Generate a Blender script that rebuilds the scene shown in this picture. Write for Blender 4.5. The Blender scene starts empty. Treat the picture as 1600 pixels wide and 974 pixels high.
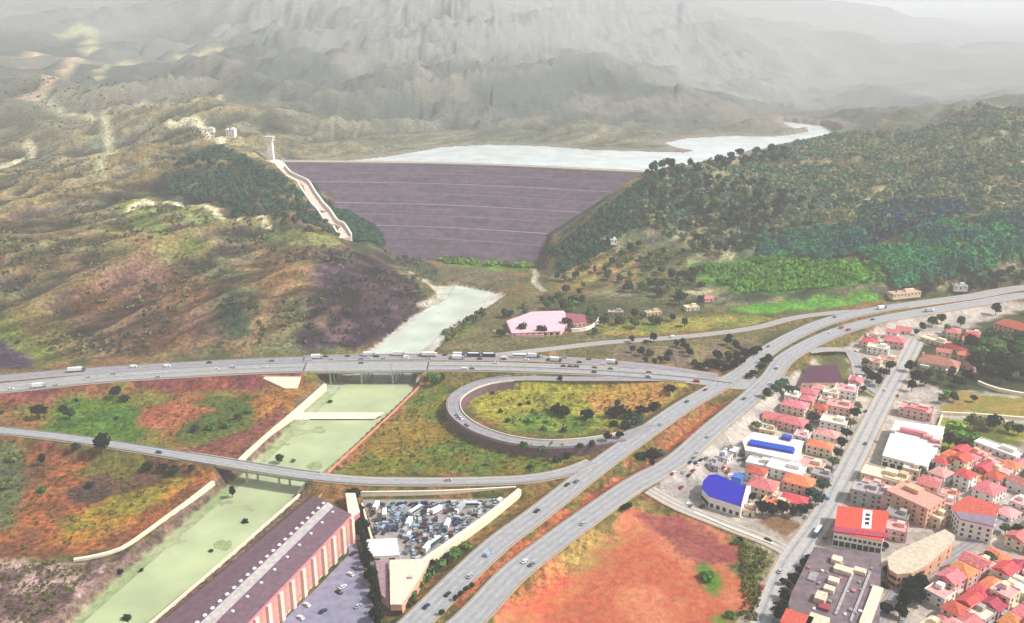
import bpy, math, random
import numpy as np
from mathutils import Vector, Matrix
R = math.radians
SC = bpy.context.scene
COL = SC.collection
random.seed(7)

# ------------------------------------------------------------------ camera, sky, sun, exposure
CAM_H, PITCH, F = 280.0, R(18.6), 1386.0
cam = bpy.data.cameras.new('camera'); camo = bpy.data.objects.new('camera', cam); COL.objects.link(camo)
camo.location = (0, 0, CAM_H); camo.rotation_euler = (R(90) - PITCH, 0, 0)
cam.sensor_width = 36; cam.lens = 36 * F / 1600; cam.clip_start = 1; cam.clip_end = 60000
SC.camera = camo
SUN_EL, SUN_AZ = R(46), R(96)          # azimuth from +Y towards +X: the sun stands to the right
w = bpy.data.worlds.new('World'); SC.world = w; w.use_nodes = True
wn = w.node_tree.nodes; wl = w.node_tree.links
bg = wn['Background']; sky = wn.new('ShaderNodeTexSky'); sky.sky_type = 'NISHITA'; sky.sun_disc = False
sky.sun_elevation = SUN_EL; sky.sun_rotation = SUN_AZ; sky.air_density = 1.0; sky.dust_density = 4.0; sky.altitude = 300
hs = wn.new('ShaderNodeHueSaturation'); hs.inputs['Saturation'].default_value = 0.28; hs.inputs['Value'].default_value = 1.0
wl.new(sky.outputs[0], hs.inputs['Color']); wl.new(hs.outputs[0], bg.inputs['Color']); bg.inputs['Strength'].default_value = 0.13
sl = bpy.data.lights.new('sun', 'SUN'); sl.energy = 4.2; sl.angle = R(1.5); sl.color = (1, 0.97, 0.92)
slo = bpy.data.objects.new('sun', sl); COL.objects.link(slo)
sdir = Vector((math.sin(SUN_AZ) * math.cos(SUN_EL), math.cos(SUN_AZ) * math.cos(SUN_EL), math.sin(SUN_EL)))
slo.rotation_euler = sdir.to_track_quat('Z', 'Y').to_euler()
vs = SC.view_settings; vs.view_transform = 'Standard'; vs.look = 'None'; vs.exposure = 0.17; vs.gamma = 1; vs.use_curve_mapping = False
SC.render.engine = 'CYCLES'; SC.cycles.use_denoising = True; SC.cycles.max_bounces = 8; SC.cycles.volume_bounces = 6
SC.cycles.diffuse_bounces = 2; SC.cycles.caustics_reflective = False; SC.cycles.caustics_refractive = False
HAZE_DENSITY = 0.00017

# ------------------------------------------------------------------ pixels of the survey -> ground points
def ray(px, py):
    u = (np.asarray(px, float) - 800) / F; v = (487 - np.asarray(py, float)) / F
    return u, math.cos(PITCH) + v * math.sin(PITCH), -math.sin(PITCH) + v * math.cos(PITCH)
def at(px, py, z=0.0):
    dx, dy, dz = ray(px, py); t = (z - CAM_H) / dz
    return float(dx * t), float(dy * t)
def P(px, py, Y):
    dx, dy, dz = ray(px, py); t = Y / dy
    return float(dx * t), float(Y), float(CAM_H + dz * t)
def poly(pts, z=0.0):
    return np.array([at(x, y, z) for x, y in pts])

# ------------------------------------------------------------------ noise
_rs = np.random.RandomState(11); _T = _rs.rand(256, 256)
def vnoise(x, y):
    xi = np.floor(x).astype(int); yi = np.floor(y).astype(int); fx = x - xi; fy = y - yi
    fx = fx * fx * fx * (fx * (fx * 6 - 15) + 10); fy = fy * fy * fy * (fy * (fy * 6 - 15) + 10)
    g = lambda a, b: _T[a & 255, b & 255]
    return (g(xi, yi) * (1 - fx) + g(xi + 1, yi) * fx) * (1 - fy) + (g(xi, yi + 1) * (1 - fx) + g(xi + 1, yi + 1) * fx) * fy
def fbm(x, y, s, o=4, ox=0):
    x = np.asarray(x, float) / s + ox * 17.3; y = np.asarray(y, float) / s + ox * 9.1; a = 1; t = 0; n = 0
    for i in range(o):
        t = t + a * vnoise(x, y); n += a; a *= .5
        x, y = x * 1.6 + y * 1.2 + 5.1, -x * 1.2 + y * 1.6 + 2.3
    return t / n
def ridged(x, y, s, o=4, ox=0):
    x = np.asarray(x, float) / s + ox * 13.7; y = np.asarray(y, float) / s + ox * 7.7; a = 1; t = 0; n = 0
    for i in range(o):
        t = t + a * (1 - np.abs(2 * vnoise(x, y) - 1)); n += a; a *= .5
        x, y = x * 1.6 + y * 1.2 + 3.1, -x * 1.2 + y * 1.6 + 8.3
    return t / n
def sdf(pg, x, y):
    """distance to a polygon, negative inside"""
    d = np.full(x.shape, 1e18); ins = np.zeros(x.shape, bool); n = len(pg)
    for i in range(n):
        ax, ay = pg[i]; bx, by = pg[(i + 1) % n]; ex, ey = bx - ax, by - ay
        t = np.clip(((x - ax) * ex + (y - ay) * ey) / (ex * ex + ey * ey + 1e-9), 0, 1)
        d = np.minimum(d, (x - ax - t * ex) ** 2 + (y - ay - t * ey) ** 2)
        c = ((ay > y) != (by > y)); c &= x < (bx - ax) * (y - ay) / (by - ay + 1e-12) + ax
        ins ^= c
    return np.where(ins, -1, 1) * np.sqrt(d)
def ldist(pl, x, y):
    """distance to a 3D polyline in plan, and the height of the nearest point"""
    d = np.full(x.shape, 1e18); z = np.zeros(x.shape)
    for i in range(len(pl) - 1):
        ax, ay, az = pl[i]; bx, by, bz = pl[i + 1]; ex, ey = bx - ax, by - ay
        t = np.clip(((x - ax) * ex + (y - ay) * ey) / (ex * ex + ey * ey + 1e-9), 0, 1)
        q = (x - ax - t * ex) ** 2 + (y - ay - t * ey) ** 2; m = q < d
        d = np.where(m, q, d); z = np.where(m, az + t * (bz - az), z)
    return np.sqrt(d), z
def sstep(a, b, x):
    t = np.clip((x - a) / (b - a), 0, 1); return t * t * (3 - 2 * t)
def smooth_line(pts, step=6.0):
    """Catmull-Rom through 3D points"""
    p = [np.array(q, float) for q in pts]; p = [2 * p[0] - p[1]] + p + [2 * p[-1] - p[-2]]; out = []
    for i in range(1, len(p) - 2):
        a, b, c, d = p[i - 1:i + 3]; n = max(2, int(np.linalg.norm(c - b) / step))
        for k in range(n):
            t = k / n
            out.append(.5 * (2 * b + (c - a) * t + (2 * a - 5 * b + 4 * c - d) * t * t + (3 * b - a - 3 * c + d) * t ** 3))
    out.append(p[-2]); return np.array(out)
def pxline(pts, z=None):
    """(px,py[,z]) list -> smooth 3D line"""
    return smooth_line([(*at(q[0], q[1], q[2] if len(q) > 2 else z), q[2] if len(q) > 2 else z) for q in pts])

# ------------------------------------------------------------------ layout of the valley
VALLEY = poly([(-900, 1500), (-900, 575), (-300, 575), (0, 572), (60, 570), (300, 562), (450, 556), (540, 552), (590, 515), (650, 480), (682, 462), (650, 425), (622, 396),
               (838, 403), (846, 432), (880, 450), (960, 474), (1100, 482), (1390, 472), (1600, 452), (1900, 440), (2600, 450), (2600, 1500)])
RIVER = poly([(715, 440), (792, 455), (722, 500), (672, 548), (652, 600), (500, 742), (380, 850), (232, 974), (60, 1130), (-150, 1130), (92, 974), (185, 890),
              (352, 748), (430, 680), (512, 592), (565, 548), (640, 490), (690, 462), (672, 440)])
_rc = poly([(160, 974), (290, 860), (425, 742), (578, 598), (640, 500)], -5); RCX, RCY = _rc[:, 0], _rc[:, 1]
ZW = 70.0
LAKE = poly([(425, 260), (480, 254), (540, 252), (600, 246.5), (645, 239), (690, 231), (760, 227), (850, 229), (920, 235), (1000, 237.5), (1070, 239), (1088, 235.5), (1058, 231), (1040, 224), (1075, 217), (1150, 213), (1210, 214), (1262, 206),
             (1215, 197), (1225, 190), (1290, 197), (1315, 210), (1285, 222), (1210, 232), (1150, 246), (1090, 262), (1045, 284), (880, 274), (720, 268), (420, 263)], ZW)

HWA = pxline([(-700, 660, 6), (-300, 632, 7), (0, 607, 7), (150, 592, 7), (300, 582, 7), (450, 575, 7), (600, 573, 7), (750, 573, 7), (900, 578, 7), (1000, 584, 7), (1090, 592, 7), (1150, 600, 6.9), (1190, 596, 6.7)])
HWA2 = pxline([(-700, 634, 6.5), (-300, 612, 7), (0, 591, 7), (120, 581, 7), (300, 570, 7), (450, 563, 7), (600, 559, 7), (750, 559, 7), (870, 562, 7), (1000, 572, 7), (1060, 580, 7), (1120, 589, 7)])
HWL = pxline([(560, 1060, 4), (648, 974, 4), (725, 898, 4.5), (781, 847, 5), (843, 801, 5.5), (935, 729, 6), (1006, 678, 6.5), (1070, 634, 7), (1135, 597, 7), (1170, 574, 7), (1212, 540, 7), (1283, 506, 6), (1356, 487, 5), (1440, 474, 5), (1520, 463, 5), (1620, 447, 5), (1900, 420, 6)])
HWR = pxline([(560, 1120, 4), (727, 974, 4), (800, 898, 4.5), (865, 847, 5), (935, 796, 5.5), (994, 756, 6), (1056, 721, 6.2), (1113, 671, 6.5), (1168, 625, 7), (1204, 591, 7), (1232, 557, 6.5), (1300, 522, 5.5), (1375, 500, 5), (1450, 486, 5), (1530, 473, 5), (1630, 458, 5), (1900, 434, 6)])
LOOP = pxline([(1035, 592, 7), (900, 592, 7), (800, 592, 7), (745, 602, 7), (712, 622, 7), (712, 645, 7), (740, 668, 7), (790, 686, 7), (850, 694, 7), (915, 691, 7), (970, 682, 6.8), (1020, 664, 6.8)])
RAMP = pxline([(-400, 640, 3), (-150, 657, 4), (0, 673, 5), (100, 684, 5.5), (200, 699, 6), (300, 715, 6), (400, 731, 6), (480, 743, 6), (560, 751, 5.5), (650, 753, 5), (750, 752, 5), (830, 748, 5.5), (890, 736, 6), (925, 722, 6.1)])
NEXT = pxline([(1345, 486, 4.9), (1300, 489, 4.5), (1240, 497, 3), (1180, 512, 2), (1100, 523, 1), (1020, 530, .6), (940, 536, .6), (870, 544, 2.5), (800, 552, 6), (765, 556, 6.9)])
TOWN = pxline([(1150, 1060, .6), (1196, 974, .6), (1232, 885, .6), (1290, 800, .6), (1335, 715, .6), (1378, 630, .6), (1410, 572, .6), (1432, 530, .6)])
CROSS = pxline([(1015, 765, 4), (1060, 790, 1.5), (1130, 818, .56), (1200, 845, .56), (1240, 866, .56)])
CURVE = pxline([(1262, 549, 6.2), (1290, 546, 5), (1325, 548, 2), (1338, 565, .6), (1345, 590, .6), (1372, 612, .57), (1386, 620, .57)])
LANE = pxline([(1360, 1010, .6), (1405, 925, .6), (1470, 880, .6), (1540, 835, .6), (1610, 790, .6), (1700, 740, .6)])
EMBANK = [(HWA, 10), (HWA2, 6.5), (HWL, 7.2), (HWR, 7.6), (RAMP, 5.5), (NEXT, 4), (CROSS, 5), (TOWN, 7.5)]

# hills: survey points (px, py, distance)
CP = [(0,470,800),(100,480,800),(200,452,820),(300,468,800),(400,450,820),(500,448,820),(590,455,850),(640,462,870),
      (0,540,735),(100,420,860),(200,380,900),(230,320,1000),(330,335,990),(430,358,960),(520,382,960),(575,400,960),(620,425,950),
      (300,300,1080),(400,312,1080),(480,335,1060),(350,232,1280),(300,235,1300),(250,290,1120),(420,264,1250),(545,380,985),(560,350,1070),(600,372,1050),
      (0,300,1150),(100,282,1200),(200,252,1300),(0,200,1500),(150,200,1500),(250,165,1650),(380,190,1450),(0,100,2000),(200,100,2100),(350,120,1900),(450,150,1750),
      (500,200,1620),(600,195,1700),(700,200,1680),(600,130,1900),(700,100,2050),(800,145,1880),(800,195,1720),(600,70,2150),(750,50,2500),(600,-20,2900),(450,-10,2900),(820,100,2300),(900,205,1620),(900,150,2000),(900,118,2200),
      (960,122,2050),(1060,142,1950),(1130,172,1850),(1060,190,1750),(960,190,1750),
      (900,72,2900),(1050,66,3200),(1150,70,3200),(1250,95,3100),(1330,115,3000),(1400,142,2900),(1250,150,2600),
      (1100,-14,5500),(1250,-6,5500),(1380,18,5500),(1450,45,5300),(1550,82,5200),(1650,104,5200),(1900,120,5200),
      (0,30,3400),(0,-60,4600),(400,-70,4600),(250,25,3300),(700,-50,5000),(900,-20,4800),(900,40,4000),(450,70,2250),(250,60,2600),(100,65,2500),
      (1100,400,1000),(1250,390,1000),(1400,400,950),(1550,425,900),(1000,352,1035),(985,300,1070),(1012,270,1100),(945,328,1035),(900,366,1008),(866,394,985),(1050,262,1125),(1060,320,1090),(900,410,975),(950,400,985),
      (1100,300,1200),(1100,254,1300),(1200,235,1400),(1200,300,1180),(1300,207,1550),(1300,280,1250),(1400,192,1600),(1400,260,1300),(1500,169,1650),(1500,250,1300),
      (1600,162,1650),(1600,250,1250),(1500,340,1050),(1350,340,1050),(1600,350,1000),(1385,134,2350),(1300,180,2250),(1470,165,2350),
      (1700,158,1650),(2000,150,1650),(2000,300,1100),(2000,420,880),(-300,480,780),(-300,300,1150),(-300,200,1500),(-300,100,2000),(-400,-80,4600),(-300,30,3300),(-900,300,1150),(-900,100,2000)]
RAW = [(1060,1150,90),(1110,1190,90),(400,1248,92),(380,1230,94),(405,1275,90),(1060,2450,88),(1200,2450,60),(1400,2000,52),(1550,2100,60),(1700,2200,60),(1250,1950,55),(1150,1620,62),(1000,1420,62),(900,1330,58),(700,1330,50),(550,1330,55),(480,1330,62),
       (700,1180,6),(800,1180,6),(620,1180,14),(900,1150,16),(640,1090,8),(820,1090,5),(1400,4000,60),(1600,4000,40),(1800,4000,20),(1700,3000,60),(1500,7500,5),(1900,7500,5),(1000,8500,250),(500,8000,600),(0,8000,600),(-500,8000,600),
       (-400,640,0),(200,640,0),(800,640,0),(1400,640,0),(2200,640,0),(-400,350,0),(2000,350,0),(800,200,0),(800,950,0)]
def _cp():
    pts = [P(c[0], c[1], c[2] if c[2] < 1850 else 1850 + (c[2] - 1850) * (1.35 if c[0] > 1000 else 1.0)) for c in CP]
    for px, Y, z in RAW:
        Y = Y if Y < 1850 else 1850 + (Y - 1850) * (1.6 if px > 1000 else 1.2)
        pts.append(((px - 800) / F * (Y * math.cos(PITCH) + (CAM_H - z) * math.sin(PITCH)), Y, z))
    return np.array(pts)
_C = _cp()
def _uw(x, y): yy = np.maximum(y, 60.0); return x / (yy + 150), np.log(yy)
_cu, _cw = _uw(_C[:, 0], _C[:, 1])
_A = np.sqrt((_cu[:, None] - _cu) ** 2 + (_cw[:, None] - _cw) ** 2); _n = len(_C)
_M = np.zeros((_n + 1, _n + 1)); _M[:_n, :_n] = _A; _M[_n, :_n] = 1; _M[:_n, _n] = 1
_zt = _C[:, 2]
_wt = np.linalg.solve(_M, np.append(_zt, 0))
def height(x, y, full=True):
    x = np.asarray(x, float); y = np.asarray(y, float); sh = x.shape; x = x.ravel(); y = y.ravel(); out = np.empty_like(x)
    for s in range(0, len(x), 20000):
        xx, yy = x[s:s + 20000], y[s:s + 20000]; u, q = _uw(xx, yy)
        b = np.sqrt((u[:, None] - _cu) ** 2 + (q[:, None] - _cw) ** 2) @ _wt[:-1] + _wt[-1]
        dv = sdf(VALLEY, xx, yy); dl = sdf(LAKE, xx, yy)
        hill = sstep(0, 130, dv) * np.where((xx > 0) & (xx < 230) & (yy > 930) & (yy < 1200), .25, 1)
        far = np.clip(yy / 1000, .6, 5)
        rx, ry = xx * .77 + yy * .64, (-xx * .64 + yy * .77); wb = 50 * fbm(xx, yy, 140, 2, 3)
        g = ridged(rx * .42 + wb, ry + wb, 120, 3, 1) - .55
        g2 = ridged(rx * .55, ry + wb * .4, 46, 4, 2) - .55
        g3 = ridged(rx * .5 + 200 * fbm(xx, yy, 500, 2, 5), ry, 560, 4, 4) - .5
        shore = sstep(-10, 130, dl)
        left = np.where(xx < -40, 1.0, .55)
        b = b + hill * (.35 + .65 * shore) * left * (g * 44 * np.minimum(far, 1.7) + g2 * 22 * np.minimum(far, 1.4)) + g3 * hill * shore * np.where(xx < .18 * yy, np.clip((yy - 1450) / 1100, 0, 1) * 150, np.clip((yy - 1600) / 2500, 0, 1) * 200)
        b = np.where(dv < 0, 0, np.maximum(b, .02 * dv)) * np.where(xx > 0, sstep(-2, 18, dv), sstep(-2, 45, dv))
        b = np.maximum(b, 0); b = np.where(b > 330, 330 + 130 * (1 - np.exp(-(b - 330) / 260)), b)
        # lake basin
        dl2 = dl
        b = np.where(dl < 0, np.minimum(b, ZW - 1.0 - np.minimum(-dl, 40) * .15), b)
        nearl = (dl >= 0) & (dl < 160) & (yy > 1290)
        b = np.where(nearl, np.maximum(b, ZW + .4 + dl * .05), b)
        # small relief of the valley floor
        fl = (dv < 0)
        b = b + np.where(fl, (fbm(xx, yy, 45, 3, 6) - .5) * .5, 0)
        if full:
            for ln, hw in EMBANK:
                x0, x1, y0, y1 = ln[:, 0].min() - 40, ln[:, 0].max() + 40, ln[:, 1].min() - 40, ln[:, 1].max() + 40
                m = (xx > x0) & (xx < x1) & (yy > y0) & (yy < y1)
                if not m.any(): continue
                d, z = ldist(ln[::2] if len(ln) > 40 else ln, xx[m], yy[m])
                top = z - .45; bm = b[m]
                e = np.where(d < hw + 1, top, top - (d - hw - 1) / 1.6)
                cut = top + (d - hw - 3) / 1.0
                b[m] = np.minimum(np.maximum(bm, e), np.maximum(cut, top))
            x0, x1, y0, y1 = LOOP[:, 0].min() - 40, LOOP[:, 0].max() + 40, LOOP[:, 1].min() - 40, LOOP[:, 1].max() + 40
            m = (xx > x0) & (xx < x1) & (yy > y0) & (yy < y1)
            if m.any():
                d, z = ldist(LOOP, xx[m], yy[m]); b[m] = np.maximum(b[m], np.where(d < 4.2, z - .45, np.where(d < 5.2, (z - .45) * (1 - (d - 4.2)), 0)))
            dr = sdf(RIVER, xx, yy)
            b = np.where(dr < 14, np.where(dr < 0, -5.1 + 1.2 * (fbm(xx, yy, 26, 4, 8) - .5), np.minimum(b, -5 + np.maximum(dr, 0) * np.where((xx > np.interp(yy, RCY, RCX)) & (yy < 700), 6, .95) + np.where(dr > 7, 99, 0))), b)
        out[s:s + 20000] = b
    return out.reshape(sh)
_cache = {}
def hit(px, py):
    """first ground point along a survey ray"""
    k = (px, py)
    if k not in _cache:
        dx, dy, dz = ray(px, py); t = np.geomspace(330, 7000, 500)
        zz = CAM_H + dz * t; h = height(dx * t, dy * t); i = int(np.argmax(zz < h)) if (zz < h).any() else 499
        i = max(i, 1); a, b = t[i - 1], t[i]; da, db = zz[i - 1] - h[i - 1], h[i] - zz[i]; tt = a + (b - a) * da / (da + db + 1e-9)
        _cache[k] = (float(dx * tt), float(dy * tt), float(h[i]))
    return _cache[k]
def hpoly(pts): return np.array([hit(x, y)[:2] for x, y in pts])
def gz(x, y): return float(height(np.array([x]), np.array([y]))[0])

# ------------------------------------------------------------------ materials
def lin(c): return tuple((v / 255 / 12.92 if v / 255 <= .04045 else ((v / 255 + .055) / 1.055) ** 2.4) for v in c)
MATS = {}
def mat(name, rgb, rough=.8, var=.25, scale=.5, metal=0.0, bump=0.0, rnd=0.0, spec=.3):
    """procedural paint: base colour varied by noise in object space, optionally by object"""
    if name in MATS: return MATS[name]
    m = bpy.data.materials.new(name); m.use_nodes = True; N = m.node_tree.nodes; L = m.node_tree.links; b = N['Principled BSDF']
    b.inputs['Roughness'].default_value = rough; b.inputs['Metallic'].default_value = metal; b.inputs['Specular IOR Level'].default_value = spec
    c = lin(rgb) if max(rgb) > 1 else rgb
    g = N.new('ShaderNodeNewGeometry'); n = N.new('ShaderNodeTexNoise'); n.inputs['Scale'].default_value = scale; n.inputs['Detail'].default_value = 4
    L.new(g.outputs['Position'], n.inputs['Vector'])
    mr = N.new('ShaderNodeMapRange'); mr.inputs['From Min'].default_value = .3; mr.inputs['From Max'].default_value = .7
    mr.inputs['To Min'].default_value = 1 - var; mr.inputs['To Max'].default_value = 1 + var
    L.new(n.outputs[0], mr.inputs[0])
    vm = N.new('ShaderNodeVectorMath'); vm.operation = 'SCALE'; vm.inputs[0].default_value = c[:3]; L.new(mr.outputs[0], vm.inputs['Scale'])
    last = vm.outputs[0]
    if rnd:
        oi = N.new('ShaderNodeObjectInfo'); h = N.new('ShaderNodeHueSaturation'); L.new(last, h.inputs['Color'])
        m1 = N.new('ShaderNodeMapRange'); m1.inputs['To Min'].default_value = 1 - rnd; m1.inputs['To Max'].default_value = 1 + rnd; L.new(oi.outputs['Random'], m1.inputs[0]); L.new(m1.outputs[0], h.inputs['Value'])
        m2 = N.new('ShaderNodeMapRange'); m2.inputs['To Min'].default_value = .5 + rnd * .09; m2.inputs['To Max'].default_value = .5 - rnd * .09; L.new(oi.outputs['Random'], m2.inputs[0]); L.new(m2.outputs[0], h.inputs['Hue'])
        last = h.outputs[0]
    L.new(last, b.inputs['Base Color'])
    if bump:
        bp = N.new('ShaderNodeBump'); bp.inputs['Strength'].default_value = bump; bp.inputs['Distance'].default_value = .5; L.new(n.outputs[0], bp.inputs['Height']); L.new(bp.outputs[0], b.inputs['Normal'])
    MATS[name] = m; return m

# ------------------------------------------------------------------ mesh helpers
class MB:
    def __init__(s): s.v = []; s.f = []; s.m = []
    def add(s, vs, fs, mi=0):
        o = len(s.v); s.v += [tuple(map(float, q)) for q in vs]; s.f += [tuple(o + i for i in f) for f in fs]; s.m += [mi] * len(fs); return s
    def box(s, c, d, rz=0, mi=0, taper=1.0):
        cx, cy, cz = c; a, b, h = d[0] / 2, d[1] / 2, d[2]; co, si = math.cos(rz), math.sin(rz); vs = []
        for k, t in ((0, 1), (1, taper)):
            for x, y in ((-a, -b), (a, -b), (a, b), (-a, b)): vs.append((cx + (x * co - y * si) * t, cy + (x * si + y * co) * t, cz + h * k))
        return s.add(vs, [(3, 2, 1, 0), (4, 5, 6, 7), (0, 1, 5, 4), (1, 2, 6, 5), (2, 3, 7, 6), (3, 0, 4, 7)], mi)
    def prism(s, pg, z0, z1, mi=0, mtop=None, inset=0):
        pg = [tuple(p[:2]) for p in pg]; n = len(pg)
        if sum(pg[i][0] * pg[(i + 1) % n][1] - pg[(i + 1) % n][0] * pg[i][1] for i in range(n)) < 0: pg = pg[::-1]
        s.add([(x, y, z0) for x, y in pg] + [(x, y, z1) for x, y in pg], [tuple(range(n))[::-1]] + [(i, (i + 1) % n, n + (i + 1) % n, n + i) for i in range(n)], mi)
        s.add([(x, y, z1) for x, y in pg], [tuple(range(n))], mi if mtop is None else mtop); return s
    def cyl(s, c, r, h, n=10, mi=0, r2=None):
        r2 = r if r2 is None else r2; vs = []
        for k, rr in ((0, r), (1, r2)):
            for i in range(n): a = 2 * math.pi * i / n; vs.append((c[0] + rr * math.cos(a), c[1] + rr * math.sin(a), c[2] + h * k))
        return s.add(vs, [tuple(range(n))[::-1], tuple(range(n, 2 * n))] + [(i, (i + 1) % n, n + (i + 1) % n, n + i) for i in range(n)], mi)
    def wheel(s, c, r, w, n=10, mi=0):
        vs = []
        for k in (-.5, .5):
            for i in range(n): a = 2 * math.pi * i / n; vs.append((c[0] + r * math.cos(a), c[1] + w * k, c[2] + r * math.sin(a)))
        return s.add(vs, [tuple(range(n)), tuple(range(n, 2 * n))[::-1]] + [(i, n + i, n + (i + 1) % n, (i + 1) % n) for i in range(n)], mi)
    def strip(s, line, a, b, za=0, zb=None, mi=0, t0=None):
        """ribbon between offsets a and b of a 3D line (positive to the left)"""
        nrm = normals(line); zb = za if zb is None else zb; n = len(line)
        vs = [(p[0] + q[0] * a, p[1] + q[1] * a, p[2] + za) for p, q in zip(line, nrm)] + [(p[0] + q[0] * b, p[1] + q[1] * b, p[2] + zb) for p, q in zip(line, nrm)]
        fs = [(i, i + 1, n + i + 1, n + i) for i in range(n - 1)]
        if a > b: pass
        else: fs = [f[::-1] for f in fs]
        fs = [f[::-1] for f in fs] if False else fs
        return s.add(vs, fs, mi)
    def beam(s, line, a, b, z0, z1, mi=0):
        """solid of rectangular section between offsets a<b and heights z0<z1 along a line"""
        nrm = normals(line); n = len(line); vs = []
        for o, z in ((a, z0), (b, z0), (b, z1), (a, z1)): vs += [(p[0] + q[0] * o, p[1] + q[1] * o, p[2] + z) for p, q in zip(line, nrm)]
        fs = []
        for k in range(4):
            k2 = (k + 1) % 4
            fs += [(k * n + i, k * n + i + 1, k2 * n + i + 1, k2 * n + i) for i in range(n - 1)]
        fs += [(0, n, 2 * n, 3 * n), (n - 1, 4 * n - 1, 3 * n - 1, 2 * n - 1)]
        return s.add(vs, fs, mi)
    def build(s, name, mats, parent=None, smooth=False):
        me = bpy.data.meshes.new(name); me.from_pydata(s.v, [], s.f); me.validate()
        for m in (mats if isinstance(mats, (list, tuple)) else [mats]): me.materials.append(m)
        if len(me.polygons) == len(s.m): me.polygons.foreach_set('material_index', s.m)
        if smooth: me.polygons.foreach_set('use_smooth', [True] * len(me.polygons))
        o = bpy.data.objects.new(name, me); COL.objects.link(o); o.parent = parent; return o
def normals(line):
    p = np.asarray(line)[:, :2]; d = np.gradient(p, axis=0); d /= np.linalg.norm(d, axis=1)[:, None] + 1e-9
    return np.stack([-d[:, 1], d[:, 0]], 1)
def offs(line, o, dz=0):
    n = normals(line); q = np.array(line, float); q[:, 0] += n[:, 0] * o; q[:, 1] += n[:, 1] * o; q[:, 2] += dz; return q
def sub(line, a, b):
    """piece of a line between fractions of its length"""
    s = np.r_[0, np.cumsum(np.linalg.norm(np.diff(line, axis=0), axis=1))]; s /= s[-1]
    t = np.linspace(a, b, max(2, int((b - a) * len(line)) + 2)); return np.stack([np.interp(t, s, line[:, k]) for k in range(3)], 1)
def along(line, d0, d1, step=5):
    s = np.r_[0, np.cumsum(np.linalg.norm(np.diff(line, axis=0), axis=1))]
    t = np.linspace(d0, d1, max(2, int((d1 - d0) / step) + 1)); return np.stack([np.interp(t, s, line[:, k]) for k in range(3)], 1)
def pos(line, px):
    """distance along a line where it crosses the survey column px"""
    D = line[:, 1] * math.cos(PITCH) + (CAM_H - line[:, 2]) * math.sin(PITCH); u = 800 + F * line[:, 0] / D
    s = np.r_[0, np.cumsum(np.linalg.norm(np.diff(line, axis=0), axis=1))]
    i = int(np.argmin(np.abs(u - px))); return float(s[i])
def point(line, s0):
    a = along(line, s0 - .5, s0 + .5, .5); d = a[-1] - a[0]; return a[len(a) // 2], math.atan2(d[1], d[0])
def tag(o, label=None, cat=None, group=None, kind=None):
    for k, v in (('label', label), ('category', cat), ('group', group), ('kind', kind)):
        if v: o[k] = v
    return o
def thing(name, loc, rz=0, label=None, cat=None, group=None, sc=None):
    o = bpy.data.objects.new(name, None); o.empty_display_size = 1; COL.objects.link(o); o.location = loc; o.rotation_euler = (0, 0, rz)
    if sc: o.scale = sc if isinstance(sc, tuple) else (sc, sc, sc)
    return tag(o, label, cat, group)
def copy_thing(src, loc, rz, label, sc=None, group=None):
    r = src.copy(); COL.objects.link(r); r.location = loc; r.rotation_euler = (0, 0, rz); r['label'] = label
    if sc: r.scale = sc if isinstance(sc, tuple) else (sc, sc, sc)
    if group: r['group'] = group
    for ch in list(src.children):
        c = ch.copy(); COL.objects.link(c); c.parent = r
        for g in ch.children:
            d = g.copy(); COL.objects.link(d); d.parent = c
    return r
# ------------------------------------------------------------------ ground: one sheet to the horizon
def axis(segs):
    out = [segs[0][0]]
    for a, b, st in segs:
        n = max(1, int(round((b - a) / st))); out += list(np.linspace(a, b, n + 1)[1:])
    return np.array(out)
def grow(a, b, s0, k):
    out = [a]; s = s0
    while out[-1] < b: out.append(out[-1] + s); s *= k
    return out[1:]
gx = axis([(-760, -330, 5), (-330, 460, 2.5), (460, 800, 5)])
gx = np.r_[-np.array(grow(760, 16000, 8, 1.08))[::-1], gx, np.array(grow(800, 16000, 8, 1.08))]
gy = axis([(-300, 240, 30), (240, 330, 6), (330, 800, 2.5), (800, 1300, 4)])
gy = np.r_[gy, grow(1300, 21000, 6, 1.022)]
GX, GY = np.meshgrid(gx, gy); GZ = height(GX, GY)
gradx = np.gradient(GZ, axis=1) / np.gradient(GX, axis=1); grady = np.gradient(GZ, axis=0) / np.gradient(GY, axis=0)
slope = np.hypot(gradx, grady)

def C3(*c): return np.array(lin(c)) * .57
WX = GX + (fbm(GX, GY, 14, 3, 21) - .5) * 16; WY = GY + (fbm(GX, GY, 14, 3, 22) - .5) * 16
SX = GX + (fbm(GX, GY, 6, 2, 23) - .5) * 3; SY = GY + (fbm(GX, GY, 6, 2, 24) - .5) * 3
dval = sdf(VALLEY, GX, GY)
n1 = fbm(GX, GY, 60, 4, 31)[..., None]; n2 = fbm(GX, GY, 22, 4, 32)[..., None]; n3 = fbm(GX, GY, 160, 4, 33)[..., None]
def mix(a, b, t): return a * (1 - t) + b * t
def S(x, a, b): return sstep(a, b, x)
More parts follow.
